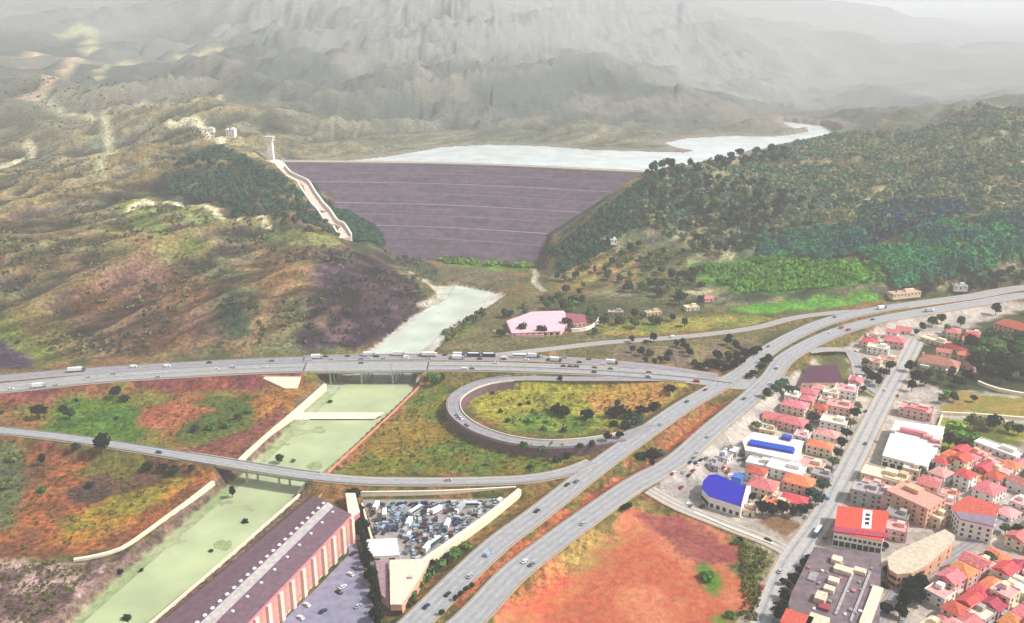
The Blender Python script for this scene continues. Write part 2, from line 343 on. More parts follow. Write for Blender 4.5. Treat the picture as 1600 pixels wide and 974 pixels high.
# hillsides: dry olive grass, ochre soil, violet-brown rock on the steep flanks
hillc = mix(C3(132, 134, 88), C3(160, 128, 90), S(n1, .42, .6)); hillc = mix(hillc, C3(84, 98, 62), S(n2, .5, .68) * .8)
hillc = mix(hillc, C3(104, 82, 86), S(slope[..., None], .4, .8) * .8)
hillc = mix(hillc, C3(186, 156, 108), S(n3, .5, .68) * .6)
right = (GX > -30)[..., None] & (GY > 800)[..., None] & (GY < 2000)[..., None]
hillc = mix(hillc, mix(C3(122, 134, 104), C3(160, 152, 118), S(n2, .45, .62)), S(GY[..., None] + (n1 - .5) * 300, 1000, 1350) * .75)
rt_ = S(GX[..., None] + (n1 - .5) * 120, -60, 60) * S(GY[..., None], 800, 860) * (1 - S(GY[..., None] + (n1 - .5) * 300, 1250, 1500))
hillc = mix(hillc, mix(mix(C3(112, 122, 88), C3(184, 170, 128), S(n2, .45, .62)), C3(66, 92, 76), S(n1, .5, .65) * .7), rt_)
farm = S(GY[..., None], 1250, 1900); hillc = mix(hillc, mix(mix(C3(104, 114, 112), C3(146, 142, 132), S(n3, .42, .66)), C3(168, 172, 172), S(GY[..., None] + (n3 - .5) * 700, 1900, 2700)), farm * .85)  # greyer and paler with distance: haze whitening put into the ground colour
vall = mix(C3(140, 124, 70), C3(168, 120, 74), S(n1, .4, .62)); vall = mix(vall, C3(104, 112, 58), S(n2, .5, .66))
def box_(a, k):
    for ax in (0, 1):
        c = np.cumsum(np.concatenate([np.repeat(np.take(a, [0], ax), k + 1, ax), a, np.repeat(np.take(a, [-1], ax), k, ax)], ax), ax); n_ = a.shape[ax]
        a = (np.take(c, range(2 * k + 1, 2 * k + 1 + n_), ax) - np.take(c, range(0, n_), ax)) / (2 * k + 1)
    return a
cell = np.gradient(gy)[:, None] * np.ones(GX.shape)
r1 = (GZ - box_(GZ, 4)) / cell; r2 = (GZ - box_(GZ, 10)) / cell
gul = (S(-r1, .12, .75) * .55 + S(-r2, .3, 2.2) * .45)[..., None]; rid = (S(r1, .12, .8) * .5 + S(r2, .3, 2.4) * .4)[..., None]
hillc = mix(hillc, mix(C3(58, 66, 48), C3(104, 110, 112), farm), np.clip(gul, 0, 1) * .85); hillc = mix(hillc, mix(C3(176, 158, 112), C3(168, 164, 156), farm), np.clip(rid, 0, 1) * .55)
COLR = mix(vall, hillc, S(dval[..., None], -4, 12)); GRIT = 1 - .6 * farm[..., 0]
def patch(pg, c, soft=3.0, c2=None, k=1.0, warp=True, ns=None, grit=None):
    """paint a soil or vegetation patch: region in ground metres"""
    global COLR
    x0, y0 = pg.min(0) - 30 - soft; x1, y1 = pg.max(0) + 30 + soft
    iy = np.where((gy > y0) & (gy < y1))[0]; ix = np.where((gx > x0) & (gx < x1))[0]
    if len(iy) == 0 or len(ix) == 0: return
    sl_ = np.s_[iy[0]:iy[-1] + 1, ix[0]:ix[-1] + 1]
    xx, yy = (WX[sl_], WY[sl_]) if warp else (GX[sl_], GY[sl_])
    t = (sstep(soft, -soft, sdf(pg, xx, yy)) * k)[..., None] if False else ((1 - sstep(-soft, soft, sdf(pg, xx, yy))) * k)[..., None]
    cc = np.array(c) * np.ones_like(COLR[sl_])
    if c2 is not None:
        q = fbm(GX[sl_], GY[sl_], ns or 16, 4, 40)[..., None]; cc = mix(cc, np.array(c2), S(q, .42, .6))
    COLR[sl_] = mix(COLR[sl_], cc, t)
    if grit is not None: GRIT[sl_] = GRIT[sl_] * (1 - t[..., 0]) + grit * t[..., 0]
G = poly
# west of the river, between highway and ramp
patch(G([(-300, 620), (0, 612), (490, 592), (505, 600), (380, 722), (0, 665), (-300, 640)]), C3(176, 118, 70), 3, C3(150, 140, 66))
patch(G([(0, 618), (200, 598), (470, 590), (440, 604), (300, 612), (150, 612), (0, 640)]), C3(150, 78, 84), 3, C3(172, 88, 70))
patch(G([(90, 628), (190, 612), (225, 650), (220, 690), (140, 690), (60, 668)]), C3(116, 150, 40), 5, C3(84, 130, 42))
patch(G([(280, 655), (330, 618), (400, 620), (400, 655), (330, 692), (270, 690)]), C3(96, 116, 44), 5, C3(120, 132, 60))
patch(G([(225, 640), (300, 620), (330, 640), (280, 672), (225, 672)]), C3(206, 120, 76), 5, C3(190, 100, 72))
patch(G([(400, 630), (480, 600), (460, 640), (410, 660)]), C3(206, 134, 60), 4, C3(186, 112, 60))
patch(G([(250, 715), (330, 690), (400, 660), (450, 630), (440, 660), (370, 720)]), C3(166, 96, 82), 3, C3(150, 84, 72))
# below the ramp
patch(G([(-300, 690), (0, 690), (330, 745), (350, 748), (180, 862), (60, 872), (-300, 870)]), C3(196, 108, 60), 3, C3(156, 92, 62))
patch(G([(-200, 690), (40, 700), (50, 760), (20, 830), (-200, 830)]), C3(126, 136, 84), 6, C3(104, 116, 78))
patch(G([(170, 735), (280, 725), (300, 745), (230, 775), (120, 790), (100, 765)]), C3(98, 74, 70), 4, C3(124, 84, 66))
patch(G([(90, 810), (210, 765), (300, 745), (230, 800), (150, 850), (90, 850)]), C3(210, 144, 44), 4, C3(170, 150, 50))
patch(G([(150, 700), (240, 720), (200, 745), (120, 740)]), C3(140, 128, 60), 5)
patch(G([(120, 866), (190, 866), (250, 835), (330, 770), (360, 752), (340, 780), (260, 850), (200, 885)]), C3(104, 76, 80), 2, C3(90, 66, 66))
patch(G([(-300, 880), (0, 870), (60, 885), (150, 880), (190, 886), (95, 972), (30, 1030), (-300, 1030)]), C3(206, 172, 162) * 1.3, 4, C3(134, 102, 102), ns=9)
# east bank triangle, loop interior
patch(G([(655, 602), (700, 600), (720, 660), (800, 690), (950, 695), (910, 728), (860, 742), (560, 742), (505, 740)]), C3(150, 142, 48), 2, C3(122, 138, 52))
patch(G([(640, 612), (665, 600), (600, 670), (540, 735), (505, 742)]), C3(190, 116, 74), 3, C3(170, 134, 80))
patch(G([(560, 690), (640, 640), (700, 660), (690, 690), (600, 720)]), C3(172, 140, 56), 5)
patch(G([(745, 612), (800, 598), (1060, 600), (1080, 608), (1000, 660), (900, 682), (800, 672), (740, 645)]), C3(196, 184, 60), 2, C3(168, 164, 56))
patch(G([(900, 620), (990, 606), (1060, 612), (1010, 648), (940, 640)]), C3(222, 152, 76), 6, C3(206, 160, 70))
patch(G([(780, 650), (860, 640), (960, 655), (900, 680), (810, 675)]), C3(156, 176, 60), 4, C3(110, 140, 50))
# verges of the big road
patch(G([(800, 770), (870, 735), (960, 690), (975, 695), (860, 780), (720, 890), (640, 960), (610, 950), (690, 870)]), C3(166, 126, 66), 2, C3(128, 110, 62))
patch(G([(700, 950), (790, 870), (900, 790), (1000, 715), (1060, 690), (1160, 600), (1140, 600), (1030, 690), (900, 780), (690, 950)]), C3(188, 120, 76), 2, C3(150, 126, 62))
patch(G([(1040, 700), (1150, 622), (1130, 650), (1010, 738), (900, 812), (800, 890), (720, 960), (712, 950), (790, 880), (900, 795), (985, 735)]), C3(226, 118, 76), 1.5, C3(206, 104, 70))
# green apron then the bare red field
patch(G([(980, 785), (1110, 800), (1215, 856), (1190, 974), (1150, 1040), (700, 1040), (770, 974), (930, 850)]), C3(150, 140, 80), 1.5, C3(118, 124, 54))
patch(G([(985, 795), (1060, 803), (1145, 838), (1150, 900), (1165, 974), (1160, 1040), (730, 1040), (778, 974), (880, 890), (935, 850)]), C3(230, 130, 94) * 1.2, 2.5, C3(218, 106, 76) * 1.15, ns=34, grit=.3)
patch(G([(985, 798), (1060, 804), (1112, 828), (1150, 868), (1152, 886), (1112, 890), (1060, 862), (1020, 826)]), C3(176, 84, 84) * 1.1, 1.2, C3(196, 104, 92) * 1.1, grit=.5)
patch(G([(880, 850), (960, 838), (930, 880), (850, 960), (800, 974), (830, 930)]), C3(208, 166, 92) * 1.08, 10, C3(222, 146, 84) * 1.12, ns=30)
patch(G([(790, 960), (860, 890), (900, 900), (840, 974)]), C3(240, 104, 74) * 1.3, 9)
patch(G([(1085, 890), (1110, 880), (1130, 900), (1110, 925), (1085, 912)]), C3(112, 160, 52), 3)
patch(G([(1125, 960), (1150, 950), (1160, 990), (1125, 990)]), C3(130, 160, 60), 3)
patch(G([(1150, 850), (1200, 862), (1190, 930), (1170, 974), (1158, 974), (1165, 900)]), C3(120, 124, 56), 3, C3(150, 150, 86))
# town ground, service areas
patch(G([(1190, 620), (1290, 560), (1400, 500), (1640, 470), (1900, 480), (1900, 1100), (1120, 1100), (1215, 860), (1060, 785), (1040, 760)]), C3(244, 228, 214), 2, C3(212, 198, 186), ns=12, grit=.4)
patch(G([(1010, 770), (1080, 735), (1170, 680), (1200, 700), (1110, 790), (1060, 795)]), C3(236, 222, 214), 2, C3(200, 190, 186), ns=9)
patch(G([(1480, 610), (1640, 625), (1640, 655), (1470, 645)]), C3(170, 160, 66), 2, C3(196, 160, 80))
patch(G([(1475, 655), (1620, 665), (1620, 690), (1540, 700), (1470, 705)]), C3(124, 132, 50), 3, C3(176, 172, 50))
patch(G([(1280, 560), (1330, 550), (1330, 600), (1370, 625), (1330, 620), (1290, 590)]), C3(130, 140, 66), 3, C3(116, 110, 66))
patch(G([(1420, 545), (1600, 480), (1700, 500), (1700, 620), (1480, 610), (1420, 590)]), C3(92, 96, 60), 4, C3(70, 80, 48))
patch(G([(1180, 815), (1215, 840), (1250, 825), (1230, 805)]), C3(166, 120, 86), 2)
# north of the highway, west to east
patch(G([(680, 548), (720, 505), (790, 462), (840, 455), (850, 520), (1000, 528), (1180, 520), (1200, 545), (1090, 580), (900, 556), (720, 550)]), C3(146, 132, 92), 3, C3(128, 120, 74))
patch(G([(690, 540), (722, 505), (765, 478), (750, 500), (720, 530)]), C3(128, 146, 62), 2)
patch(G([(960, 545), (1180, 535), (1150, 570), (1060, 575), (960, 562)]), C3(152, 128, 112), 3, C3(166, 146, 100))
patch(G([(920, 512), (1000, 500), (1160, 492), (1220, 500), (1100, 515), (950, 525)]), C3(186, 172, 76), 3, C3(142, 152, 62))
patch(G([(850, 460), (1100, 465), (1100, 490), (930, 500), (850, 490)]), C3(116, 110, 70), 4, C3(90, 100, 56))
patch(hpoly([(870, 440), (930, 392), (1000, 395), (1000, 440), (900, 462)]), C3(172, 134, 88), 6, C3(150, 140, 78))
patch(hpoly([(1000, 385), (1080, 385), (1085, 450), (1010, 470), (1000, 440)]), C3(120, 116, 70), 6, C3(96, 110, 66))
patch(hpoly([(1085, 410), (1200, 402), (1300, 408), (1380, 412), (1390, 440), (1300, 452), (1160, 462), (1085, 440)]), C3(126, 182, 44), 5, C3(100, 146, 46), ns=14)
patch(hpoly([(1140, 482), (1240, 468), (1350, 455), (1380, 462), (1300, 480), (1180, 492)]), C3(128, 196, 36), 3, C3(112, 180, 40))
# foot of the dam
patch(G([(672, 392), (842, 402), (838, 426), (760, 424), (684, 412)]), C3(138, 172, 62), 3, C3(110, 140, 58))
patch(G([(660, 422), (690, 415), (815, 430), (800, 452), (740, 450), (690, 436)]), C3(146, 128, 100), 3, C3(126, 120, 86))
patch(G([(590, 388), (650, 395), (690, 432), (660, 440)]), C3(104, 112, 84), 4)
# left hillsides
patch(hpoly([(120, 420), (230, 395), (330, 440), (370, 520), (300, 555), (160, 550), (110, 480)]), C3(142, 100, 88), 16, C3(166, 110, 76), k=.8, ns=30)
patch(hpoly([(150, 360), (200, 350), (320, 405), (260, 410), (180, 400)]), C3(168, 128, 76), 12, C3(146, 138, 76), k=.8)
patch(hpoly([(170, 320), (230, 310), (260, 350), (330, 400), (300, 410), (220, 360)]), C3(124, 142, 66), 10, k=.9)
patch(hpoly([(410, 390), (500, 390), (470, 450), (420, 500), (390, 440)]), C3(170, 122, 78), 12, C3(150, 110, 80), k=.8)
patch(hpoly([(500, 385), (570, 395), (640, 435), (670, 480), (620, 520), (560, 545), (470, 550), (480, 470)]), C3(64, 50, 66), 6, C3(104, 78, 88), ns=14)
patch(hpoly([(340, 460), (390, 460), (400, 520), (360, 535), (335, 500)]), C3(70, 84, 62), 8)
patch(hpoly([(-200, 520), (10, 528), (65, 575), (-200, 590)]), C3(84, 68, 92), 5)
patch(hpoly([(-100, 480), (40, 500), (110, 560), (70, 572), (0, 530), (-100, 510)]), C3(130, 138, 60), 5)
patch(hpoly([(0, 470), (60, 470), (130, 530), (150, 560), (100, 560), (30, 500)]), C3(150, 130, 76), 5)
patch(hpoly([(230, 316), (330, 332), (440, 355), (540, 378), (520, 392), (400, 368), (300, 348)]), C3(140, 150, 84), 6, k=.9)
patch(hpoly([(275, 245), (340, 222), (420, 255), (470, 300), (540, 376), (440, 350), (330, 320), (240, 310)]), C3(60, 88, 66), 6, C3(70, 84, 70))
patch(hpoly([(470, 280), (500, 310), (580, 350), (615, 385), (560, 385), (520, 350)]), C3(52, 90, 66), 5)
hm_ = S(dval[..., None], 6, 30) * (GY[..., None] < 1500)
sx_, sy_ = GX * .77 + GY * .64, -GX * .64 + GY * .77
stk = fbm(sx_ * .22, sy_, 9, 4, 61)[..., None] * .6 + fbm(sx_ * .3, sy_, 24, 3, 62)[..., None] * .4
COLR = mix(COLR, COLR * (.35 + 1.3 * S(stk, .36, .66)), S(dval[..., None], 2, 16) * (1 - farm) * .8)
COLR = mix(COLR, COLR * .4, np.clip(gul * 1.3, 0, 1) * hm_ * .8); COLR = mix(COLR, C3(200, 168, 112), np.clip(rid * 1.3, 0, 1) * hm_ * .4)  # low hill relief shaded into the colour: gullies darkened, ridges lightened
# pale tracks on the far left hills
def track(pts, c, wd=3.0):
    pl = smooth_line([hit(x, y) for x, y in pts], 12); x0, y0 = pl[:, :2].min(0) - 30; x1, y1 = pl[:, :2].max(0) + 30
    iy = np.where((gy > y0) & (gy < y1))[0]; ix = np.where((gx > x0) & (gx < x1))[0]; s_ = np.s_[iy[0]:iy[-1] + 1, ix[0]:ix[-1] + 1]
    d, _ = ldist(pl, GX[s_], GY[s_]); t = (1 - sstep(wd * .6, wd * 1.5, d))[..., None]; COLR[s_] = mix(COLR[s_], c, t)
PALE = C3(226, 212, 176) * 1.5
track([(0, 262), (35, 250), (50, 238), (42, 222)], PALE, 4.5)
track([(230, 316), (280, 322), (340, 335), (420, 356)], PALE, 3)
track([(265, 190), (310, 193), (325, 210), (345, 222)], PALE, 6)
track([(60, 150), (100, 180), (150, 190), (170, 225), (155, 262)], C3(200, 196, 156) * 1.3, 6)
track([(0, 105), (60, 85), (120, 95), (70, 140), (40, 150)], C3(216, 186, 158) * 1.3, 8)
track([(90, 60), (130, 35), (140, 75)], C3(206, 204, 160) * 1.3, 10)
track([(150, 120), (200, 100), (280, 88), (350, 75)], C3(200, 186, 150) * 1.2, 6)
track([(160, 180), (240, 165), (300, 160), (345, 150)], C3(200, 190, 150) * 1.2, 5)
track([(200, 330), (215, 318), (232, 316)], PALE, 3)
track([(850, 455), (834, 440), (838, 430), (832, 418)], C3(224, 214, 190), 3)
track([(640, 425), (665, 440), (690, 452), (680, 470), (655, 475)], C3(216, 206, 184), 4)
track([(930, 395), (960, 380), (985, 350), (990, 330)], C3(190, 176, 130), 3)
# bare drawdown rim round the reservoir
dl_ = sdf(LAKE, GX, GY); rim = ((dl_ > -30) & (dl_ < 60) & (GY > 1290)); t = np.where(rim, 1 - sstep(10, 38, dl_ + (n2[..., 0] - .5) * 40), 0)[..., None]
COLR = mix(COLR, C3(172, 160, 146), t * .9)
# river bed and banks
dr_ = sdf(RIVER, SX, SY)[..., None]
up = S(GY[..., None], 610, 720)
bed = mix(mix(C3(196, 202, 156), C3(176, 192, 136), S(n2, .45, .58)), mix(C3(226, 222, 208), C3(240, 238, 224), S(n2, .45, .6)), up)
bed = mix(bed, C3(176, 176, 140), S(fbm(GX, GY, 9, 4, 51)[..., None], .62, .72) * .5) / .85
COLR = mix(COLR, bed, 1 - S(dr_, -1.5, .5)); GRIT = np.where(dr_[..., 0] < 0, .3, GRIT); COLR = mix(COLR, C3(150, 120, 108), (S(dr_, -.5, .8) - S(dr_, 4.5, 6.5)) * (1 - up))

def sheet(name, X, Y, Z, colr, m, grit):
    ny, nx = X.shape; me = bpy.data.meshes.new(name)
    v = np.stack([X, Y, Z], -1).reshape(-1, 3).astype('f4'); me.vertices.add(len(v)); me.vertices.foreach_set('co', v.ravel())
    i = np.arange((ny - 1) * nx).reshape(ny - 1, nx)[:, :-1].ravel(); q = np.stack([i, i + 1, i + nx + 1, i + nx], 1).astype('i4')
    me.loops.add(q.size); me.loops.foreach_set('vertex_index', q.ravel()); me.polygons.add(len(q))
    me.polygons.foreach_set('loop_start', np.arange(0, q.size, 4, dtype='i4')); me.polygons.foreach_set('loop_total', np.full(len(q), 4, 'i4'))
    me.update(); me.validate(); me.polygons.foreach_set('use_smooth', np.ones(len(q), bool))
    if colr is not None:
        at_ = me.color_attributes.new('soil', 'FLOAT_COLOR', 'POINT'); at_.data.foreach_set('color', np.concatenate([colr.reshape(-1, 3), grit.reshape(-1, 1)], 1).astype('f4').ravel())
    me.materials.append(m); o = bpy.data.objects.new(name, me); COL.objects.link(o); return o
def ground_mat():
    m = bpy.data.materials.new('ground soil and grass'); m.use_nodes = True; N = m.node_tree.nodes; L = m.node_tree.links; b = N['Principled BSDF']
    b.inputs['Roughness'].default_value = .95; b.inputs['Specular IOR Level'].default_value = .1
    a = N.new('ShaderNodeAttribute'); a.attribute_name = 'soil'; g = N.new('ShaderNodeNewGeometry')
    cur = a.outputs['Color']; hts = []
    for sc, lo, hi, det in ((.28, .4, 1.5, 6), (.07, .66, 1.32, 5), (1.1, .65, 1.3, 3)):
        n = N.new('ShaderNodeTexNoise'); n.inputs['Scale'].default_value = sc; n.inputs['Detail'].default_value = det; n.inputs['Roughness'].default_value = .65; L.new(g.outputs['Position'], n.inputs['Vector'])
        mr = N.new('ShaderNodeMapRange'); mr.inputs['From Min'].default_value = .32; mr.inputs['From Max'].default_value = .68; mr.inputs['To Min'].default_value = lo; mr.inputs['To Max'].default_value = hi; L.new(n.outputs[0], mr.inputs[0])
        mm = N.new('ShaderNodeMix'); mm.inputs[2].default_value = 1.0; L.new(a.outputs['Alpha'], mm.inputs[0]); L.new(mr.outputs[0], mm.inputs[3])
        vm = N.new('ShaderNodeVectorMath'); vm.operation = 'SCALE'; L.new(cur, vm.inputs[0]); L.new(mm.outputs[0], vm.inputs['Scale']); cur = vm.outputs[0]; hts.append(n)
    # tinted tufts
    n = N.new('ShaderNodeTexNoise'); n.inputs['Scale'].default_value = .16; n.inputs['Detail'].default_value = 6; L.new(g.outputs['Position'], n.inputs['Vector'])
    h = N.new('ShaderNodeHueSaturation'); L.new(cur, h.inputs['Color']); mr = N.new('ShaderNodeMapRange'); mr.inputs['From Min'].default_value = .3; mr.inputs['From Max'].default_value = .7
    mr.inputs['To Min'].default_value = .492; mr.inputs['To Max'].default_value = .52; L.new(n.outputs[0], mr.inputs[0]); L.new(mr.outputs[0], h.inputs['Hue']); h.inputs['Saturation'].default_value = .96
    L.new(h.outputs[0], b.inputs['Base Color'])
    bp = N.new('ShaderNodeBump'); bp.inputs['Strength'].default_value = .6; bp.inputs['Distance'].default_value = 2.0; L.new(hts[0].outputs[0], bp.inputs['Height']); L.new(bp.outputs[0], b.inputs['Normal'])
    return m
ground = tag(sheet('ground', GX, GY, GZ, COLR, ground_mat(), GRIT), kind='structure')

# ------------------------------------------------------------------ water
def water_mat(name, rgb, rough):
    m = mat(name, rgb, rough, .16, .035, spec=.5); m.node_tree.nodes['Principled BSDF'].inputs['IOR'].default_value = 1.33; return m
lake = MB(); lx, ly = LAKE[:, 0], LAKE[:, 1]
lake.add([(-700, 1130, ZW), (900, 1130, ZW), (1500, 2600, ZW), (-700, 2600, ZW)], [(0, 1, 2, 3)])
# only the basin: cut the sheet to the outline of the basin, widened under its banks
c_ = LAKE.mean(0)
def widen(pg, d):
    n = len(pg); out = []
    ar = sum(pg[i][0] * pg[(i + 1) % n][1] - pg[(i + 1) % n][0] * pg[i][1] for i in range(n)); s = 1 if ar > 0 else -1
    for i in range(n):
        a, b, c = pg[i - 1], pg[i], pg[(i + 1) % n]; t = (c - a) / (np.linalg.norm(c - a) + 1e-9); out.append(b + s * d * np.array([t[1], -t[0]]))
    return np.array(out)
from mathutils.geometry import tessellate_polygon
def flat(name, pg, z, m, kind='structure', parent=None):
    tr = tessellate_polygon([[Vector((p[0], p[1], 0)) for p in pg]]); q = MB()
    def up_(t):
        a, b, c = (pg[i] for i in t); return t if (b[0] - a[0]) * (c[1] - a[1]) - (b[1] - a[1]) * (c[0] - a[0]) > 0 else t[::-1]
    q.add([(p[0], p[1], z) for p in pg], [up_(tuple(t)) for t in tr]); o = q.build(name, m, parent)
    if kind: o['kind'] = kind
    return o
flat('lake_water', widen(LAKE, 6), ZW, water_mat('still silver lake water', (204, 212, 210), .18))
rw = poly([(655, 604), (560, 690), (478, 760), (360, 866), (214, 985), (60, 1120), (0, 1120), (130, 974), (235, 880), (392, 745), (465, 675), (540, 600)], -4.9)
flat('river_water', rw, -4.78, water_mat('shallow pale green river water', (174, 184, 142), .3))
rw = poly([(712, 446), (775, 455), (712, 502), (655, 552), (642, 598), (545, 596), (585, 548), (650, 500), (700, 466)], -4.9)
flat('upper_river_water', rw, -4.74, water_mat('shallow milky river water', (190, 198, 184), .3))

# ------------------------------------------------------------------ haze (the air of the valley)
hz = MB().box((0, 9000, -8), (36000, 26000, 500)); hzm = bpy.data.materials.new('valley haze'); hzm.use_nodes = True
hn = hzm.node_tree.nodes; hn.remove(hn['Principled BSDF']); pv = hn.new('ShaderNodeVolumePrincipled'); pv.inputs['Density'].default_value = HAZE_DENSITY
pv.inputs['Color'].default_value = (.96, .98, 1.0, 1); pv.inputs['Anisotropy'].default_value = .0
hzm.node_tree.links.new(pv.outputs[0], hn['Material Output'].inputs['Volume'])
tag(hz.build('haze', hzm), kind='stuff')
# ------------------------------------------------------------------ roads
ASPH = mat('worn grey asphalt', (158, 158, 160), .85, .14, .35); ASPH2 = mat('patched violet grey asphalt', (138, 130, 138), .85, .16, .3)
PAINT = mat('white road paint', (196, 196, 192), .6, .08, .8); CONC = mat('cast concrete', (192, 188, 178), .85, .15, .4); CREAM = mat('pale cream concrete', (228, 214, 188), .85, .12, .4)
CONCD = mat('weathered grey concrete', (150, 148, 150), .85, .2, .3); STEEL = mat('galvanised steel', (190, 194, 198), .4, .08, 1, metal=.7)
PLUM = mat('violet brown stone facing', (116, 92, 100), .9, .25, .5); WORN = mat('tyre darkened asphalt', (149, 149, 152), .8, .16, .2); DIRTV = mat('gravel verge', (170, 150, 128), .95, .2, .6)
def solid(line, a, b, z0, z1, name, m, parent=None): return MB().beam(line, a, b, z0, z1).build(name, m, parent)
def road(name, line, hw, m=ASPH, lanes=2, edge=True, dash=True, verge=1.2, label=None):
    root = tag(MB().beam(line, -hw, hw, -.4, .0).build(name, m), kind='structure')
    if verge: tag(MB().beam(line, -hw - verge, hw + verge, -.42, -.06).build(name + '_shoulder', DIRTV), kind='structure')
    if edge:
        q = MB()
        for s in (-1, 1): q.beam(line, s * (hw - .55) - .13, s * (hw - .55) + .13, .004, .012)
        q.build('edge_line', PAINT, root)
    q = MB()
    for k in range(lanes): o = -hw + .5 + (2 * hw - 1) * (k + .5) / lanes; q.beam(offs(line, o), -.85, .85, .002, .006)
    q.build('worn_lanes', WORN, root)
    if dash:
        q = MB(); L = np.linalg.norm(np.diff(line, axis=0), axis=1).sum()
        for k in range(1, lanes):
            o = -hw + .5 + (2 * hw - 1) * k / lanes; ln = offs(line, o); s = 0
            while s < L - 12: q.beam(along(ln, s, s + 4, 4), -.11, .11, .004, .012); s += 12
        q.build('lane_dashes', PAINT, root)
    return root
iv = pos(HWA, 470); jv = pos(HWA, 668); LA = np.linalg.norm(np.diff(HWA, axis=0), axis=1).sum()
road('highway_road', along(HWA, 0, iv + 1), 9.5, lanes=4); road('highway_road', along(HWA, jv - 1, LA), 9.5, lanes=4)
iv2 = pos(HWA2, 478); jv2 = pos(HWA2, 668); LA2 = np.linalg.norm(np.diff(HWA2, axis=0), axis=1).sum()
road('service_road', along(HWA2, 0, iv2 + 1), 6, ASPH2); road('service_road', along(HWA2, jv2 - 1, LA2), 6, ASPH2)
road('motorway_road', HWL, 6.6, lanes=3); road('motorway_road', HWR, 7.0, lanes=3)
ir, jr = pos(RAMP, 284), pos(RAMP, 500); LR = np.linalg.norm(np.diff(RAMP, axis=0), axis=1).sum()
road('ramp_road', along(RAMP, 0, ir + .5), 4.4); road('ramp_road', along(RAMP, jr - .5, LR), 4.4)
road('loop_road', LOOP, 4.2, ASPH2, verge=0); road('exit_road', NEXT, 3.5, ASPH); road('town_road', TOWN, 6.4, mat('pale dusty asphalt', (176, 172, 168), .9, .12, .3), dash=True)
road('cross_road', CROSS, 4.5, mat('dusty cream asphalt', (186, 176, 164), .9, .14, .3), edge=False, dash=False); road('curved_road', CURVE, 4, ASPH, dash=False); road('lane_road', LANE, 3.2, ASPH2, edge=False, dash=False, verge=.8)
# guard rails and barriers are things
def rail(line, o, label, name='guard_rail', h=.75, step=8, group=None, m=STEEL, post=STEEL):
    mid = line[len(line) // 2]; r = thing(name, tuple(mid), 0, label, 'guard rail', group); ln = np.array(line) - mid
    l2 = offs(ln, o); MB().beam(l2, -.06, .06, h - .35, h).build('rail_beam', m, r); MB().beam(l2, -.03, .03, -.3, h - .351).build('post_web', post, r); return r
def barrier(line, o, label, name='concrete_barrier', w=.5, h=.9, m=CONC, z=0, group=None, cat='barrier'):
    mid = line[len(line) // 2]; r = thing(name, tuple(mid), 0, label, cat, group); ln = np.array(line) - mid
    q = MB(); q.beam(ln, o - w / 2, o + w / 2, z, z + .35); q.beam(ln, o - w * .28, o + w * .28, z + .35, z + h); q.build('barrier_wall', m, r)
    MB().beam(ln, o - w * .36, o + w * .36, z + h, z + h + .08).build('coping', m, r); return r
barrier(along(HWA, 0, iv), 0.0, 'long pale concrete median barrier of the highway west of the river bridge'); barrier(along(HWA, jv, LA - 25), 0, 'concrete median barrier of the highway beside the grassy loop')
rail(along(HWA, 0, iv), -9.4, 'steel guard rail along the near edge of the highway west of the river'); rail(along(HWA, jv, LA - 60), -9.4, 'steel guard rail between highway and yellow grass loop')
rail(along(HWA, 0, iv), 9.4, 'steel guard rail between the highway and the truck road, west of the river', h=.8)
rail(along(HWA2, 0, iv2), 6.0, 'steel guard rail at the foot of the brown hill')
rail(along(RAMP, 0, ir), 4.6, 'guard rail on the far side of the ramp west of the river'); rail(along(RAMP, 0, ir), -4.6, 'guard rail on the near side of the ramp west of the river')
rail(along(RAMP, jr, LR - 15), -4.6, 'guard rail above the scrapyard on the near side of the ramp')
rail(sub(HWL, .02, .62), 6.9, 'guard rail on the outer left edge of the left carriageway'); rail(sub(HWL, .02, .62), -6.9, 'guard rail on the median side of the left carriageway')
rail(sub(HWR, .02, .6), 7.3, 'guard rail on the median side of the right carriageway'); rail(sub(HWR, .02, .18), -7.3, 'guard rail between the right carriageway and the red field')
rail(sub(HWR, .34, .6), -7.3, 'guard rail between the right carriageway and the blue roofed sheds')
# loop: retaining wall faced with stone and parapets
lp = LOOP[len(LOOP) // 2]; r = thing('retaining_wall', tuple(lp), 0, 'violet stone retaining wall carrying the loop ramp round the yellow grass', 'retaining wall'); ln = LOOP - lp
L_ = np.linalg.norm(np.diff(LOOP, axis=0), axis=1).sum(); ls = along(LOOP, 118, L_ - 30) - lp
MB().beam(ls, 5.1, 5.9, -7.2, -.1).build('inner_wall', PLUM, r); MB().beam(ls, -6.2, -5.1, -7.2, -.1).build('outer_wall', PLUM, r)
MB().beam(ls, 4.6, 5.2, -.5, .95).build('inner_parapet', CREAM, r); MB().beam(ls, -5.2, -4.6, -.5, .95).build('outer_parapet', CONCD, r)
MB().beam(ls, -4.7, 4.7, -.6, -.42).build('verge_slab', CONCD, r)

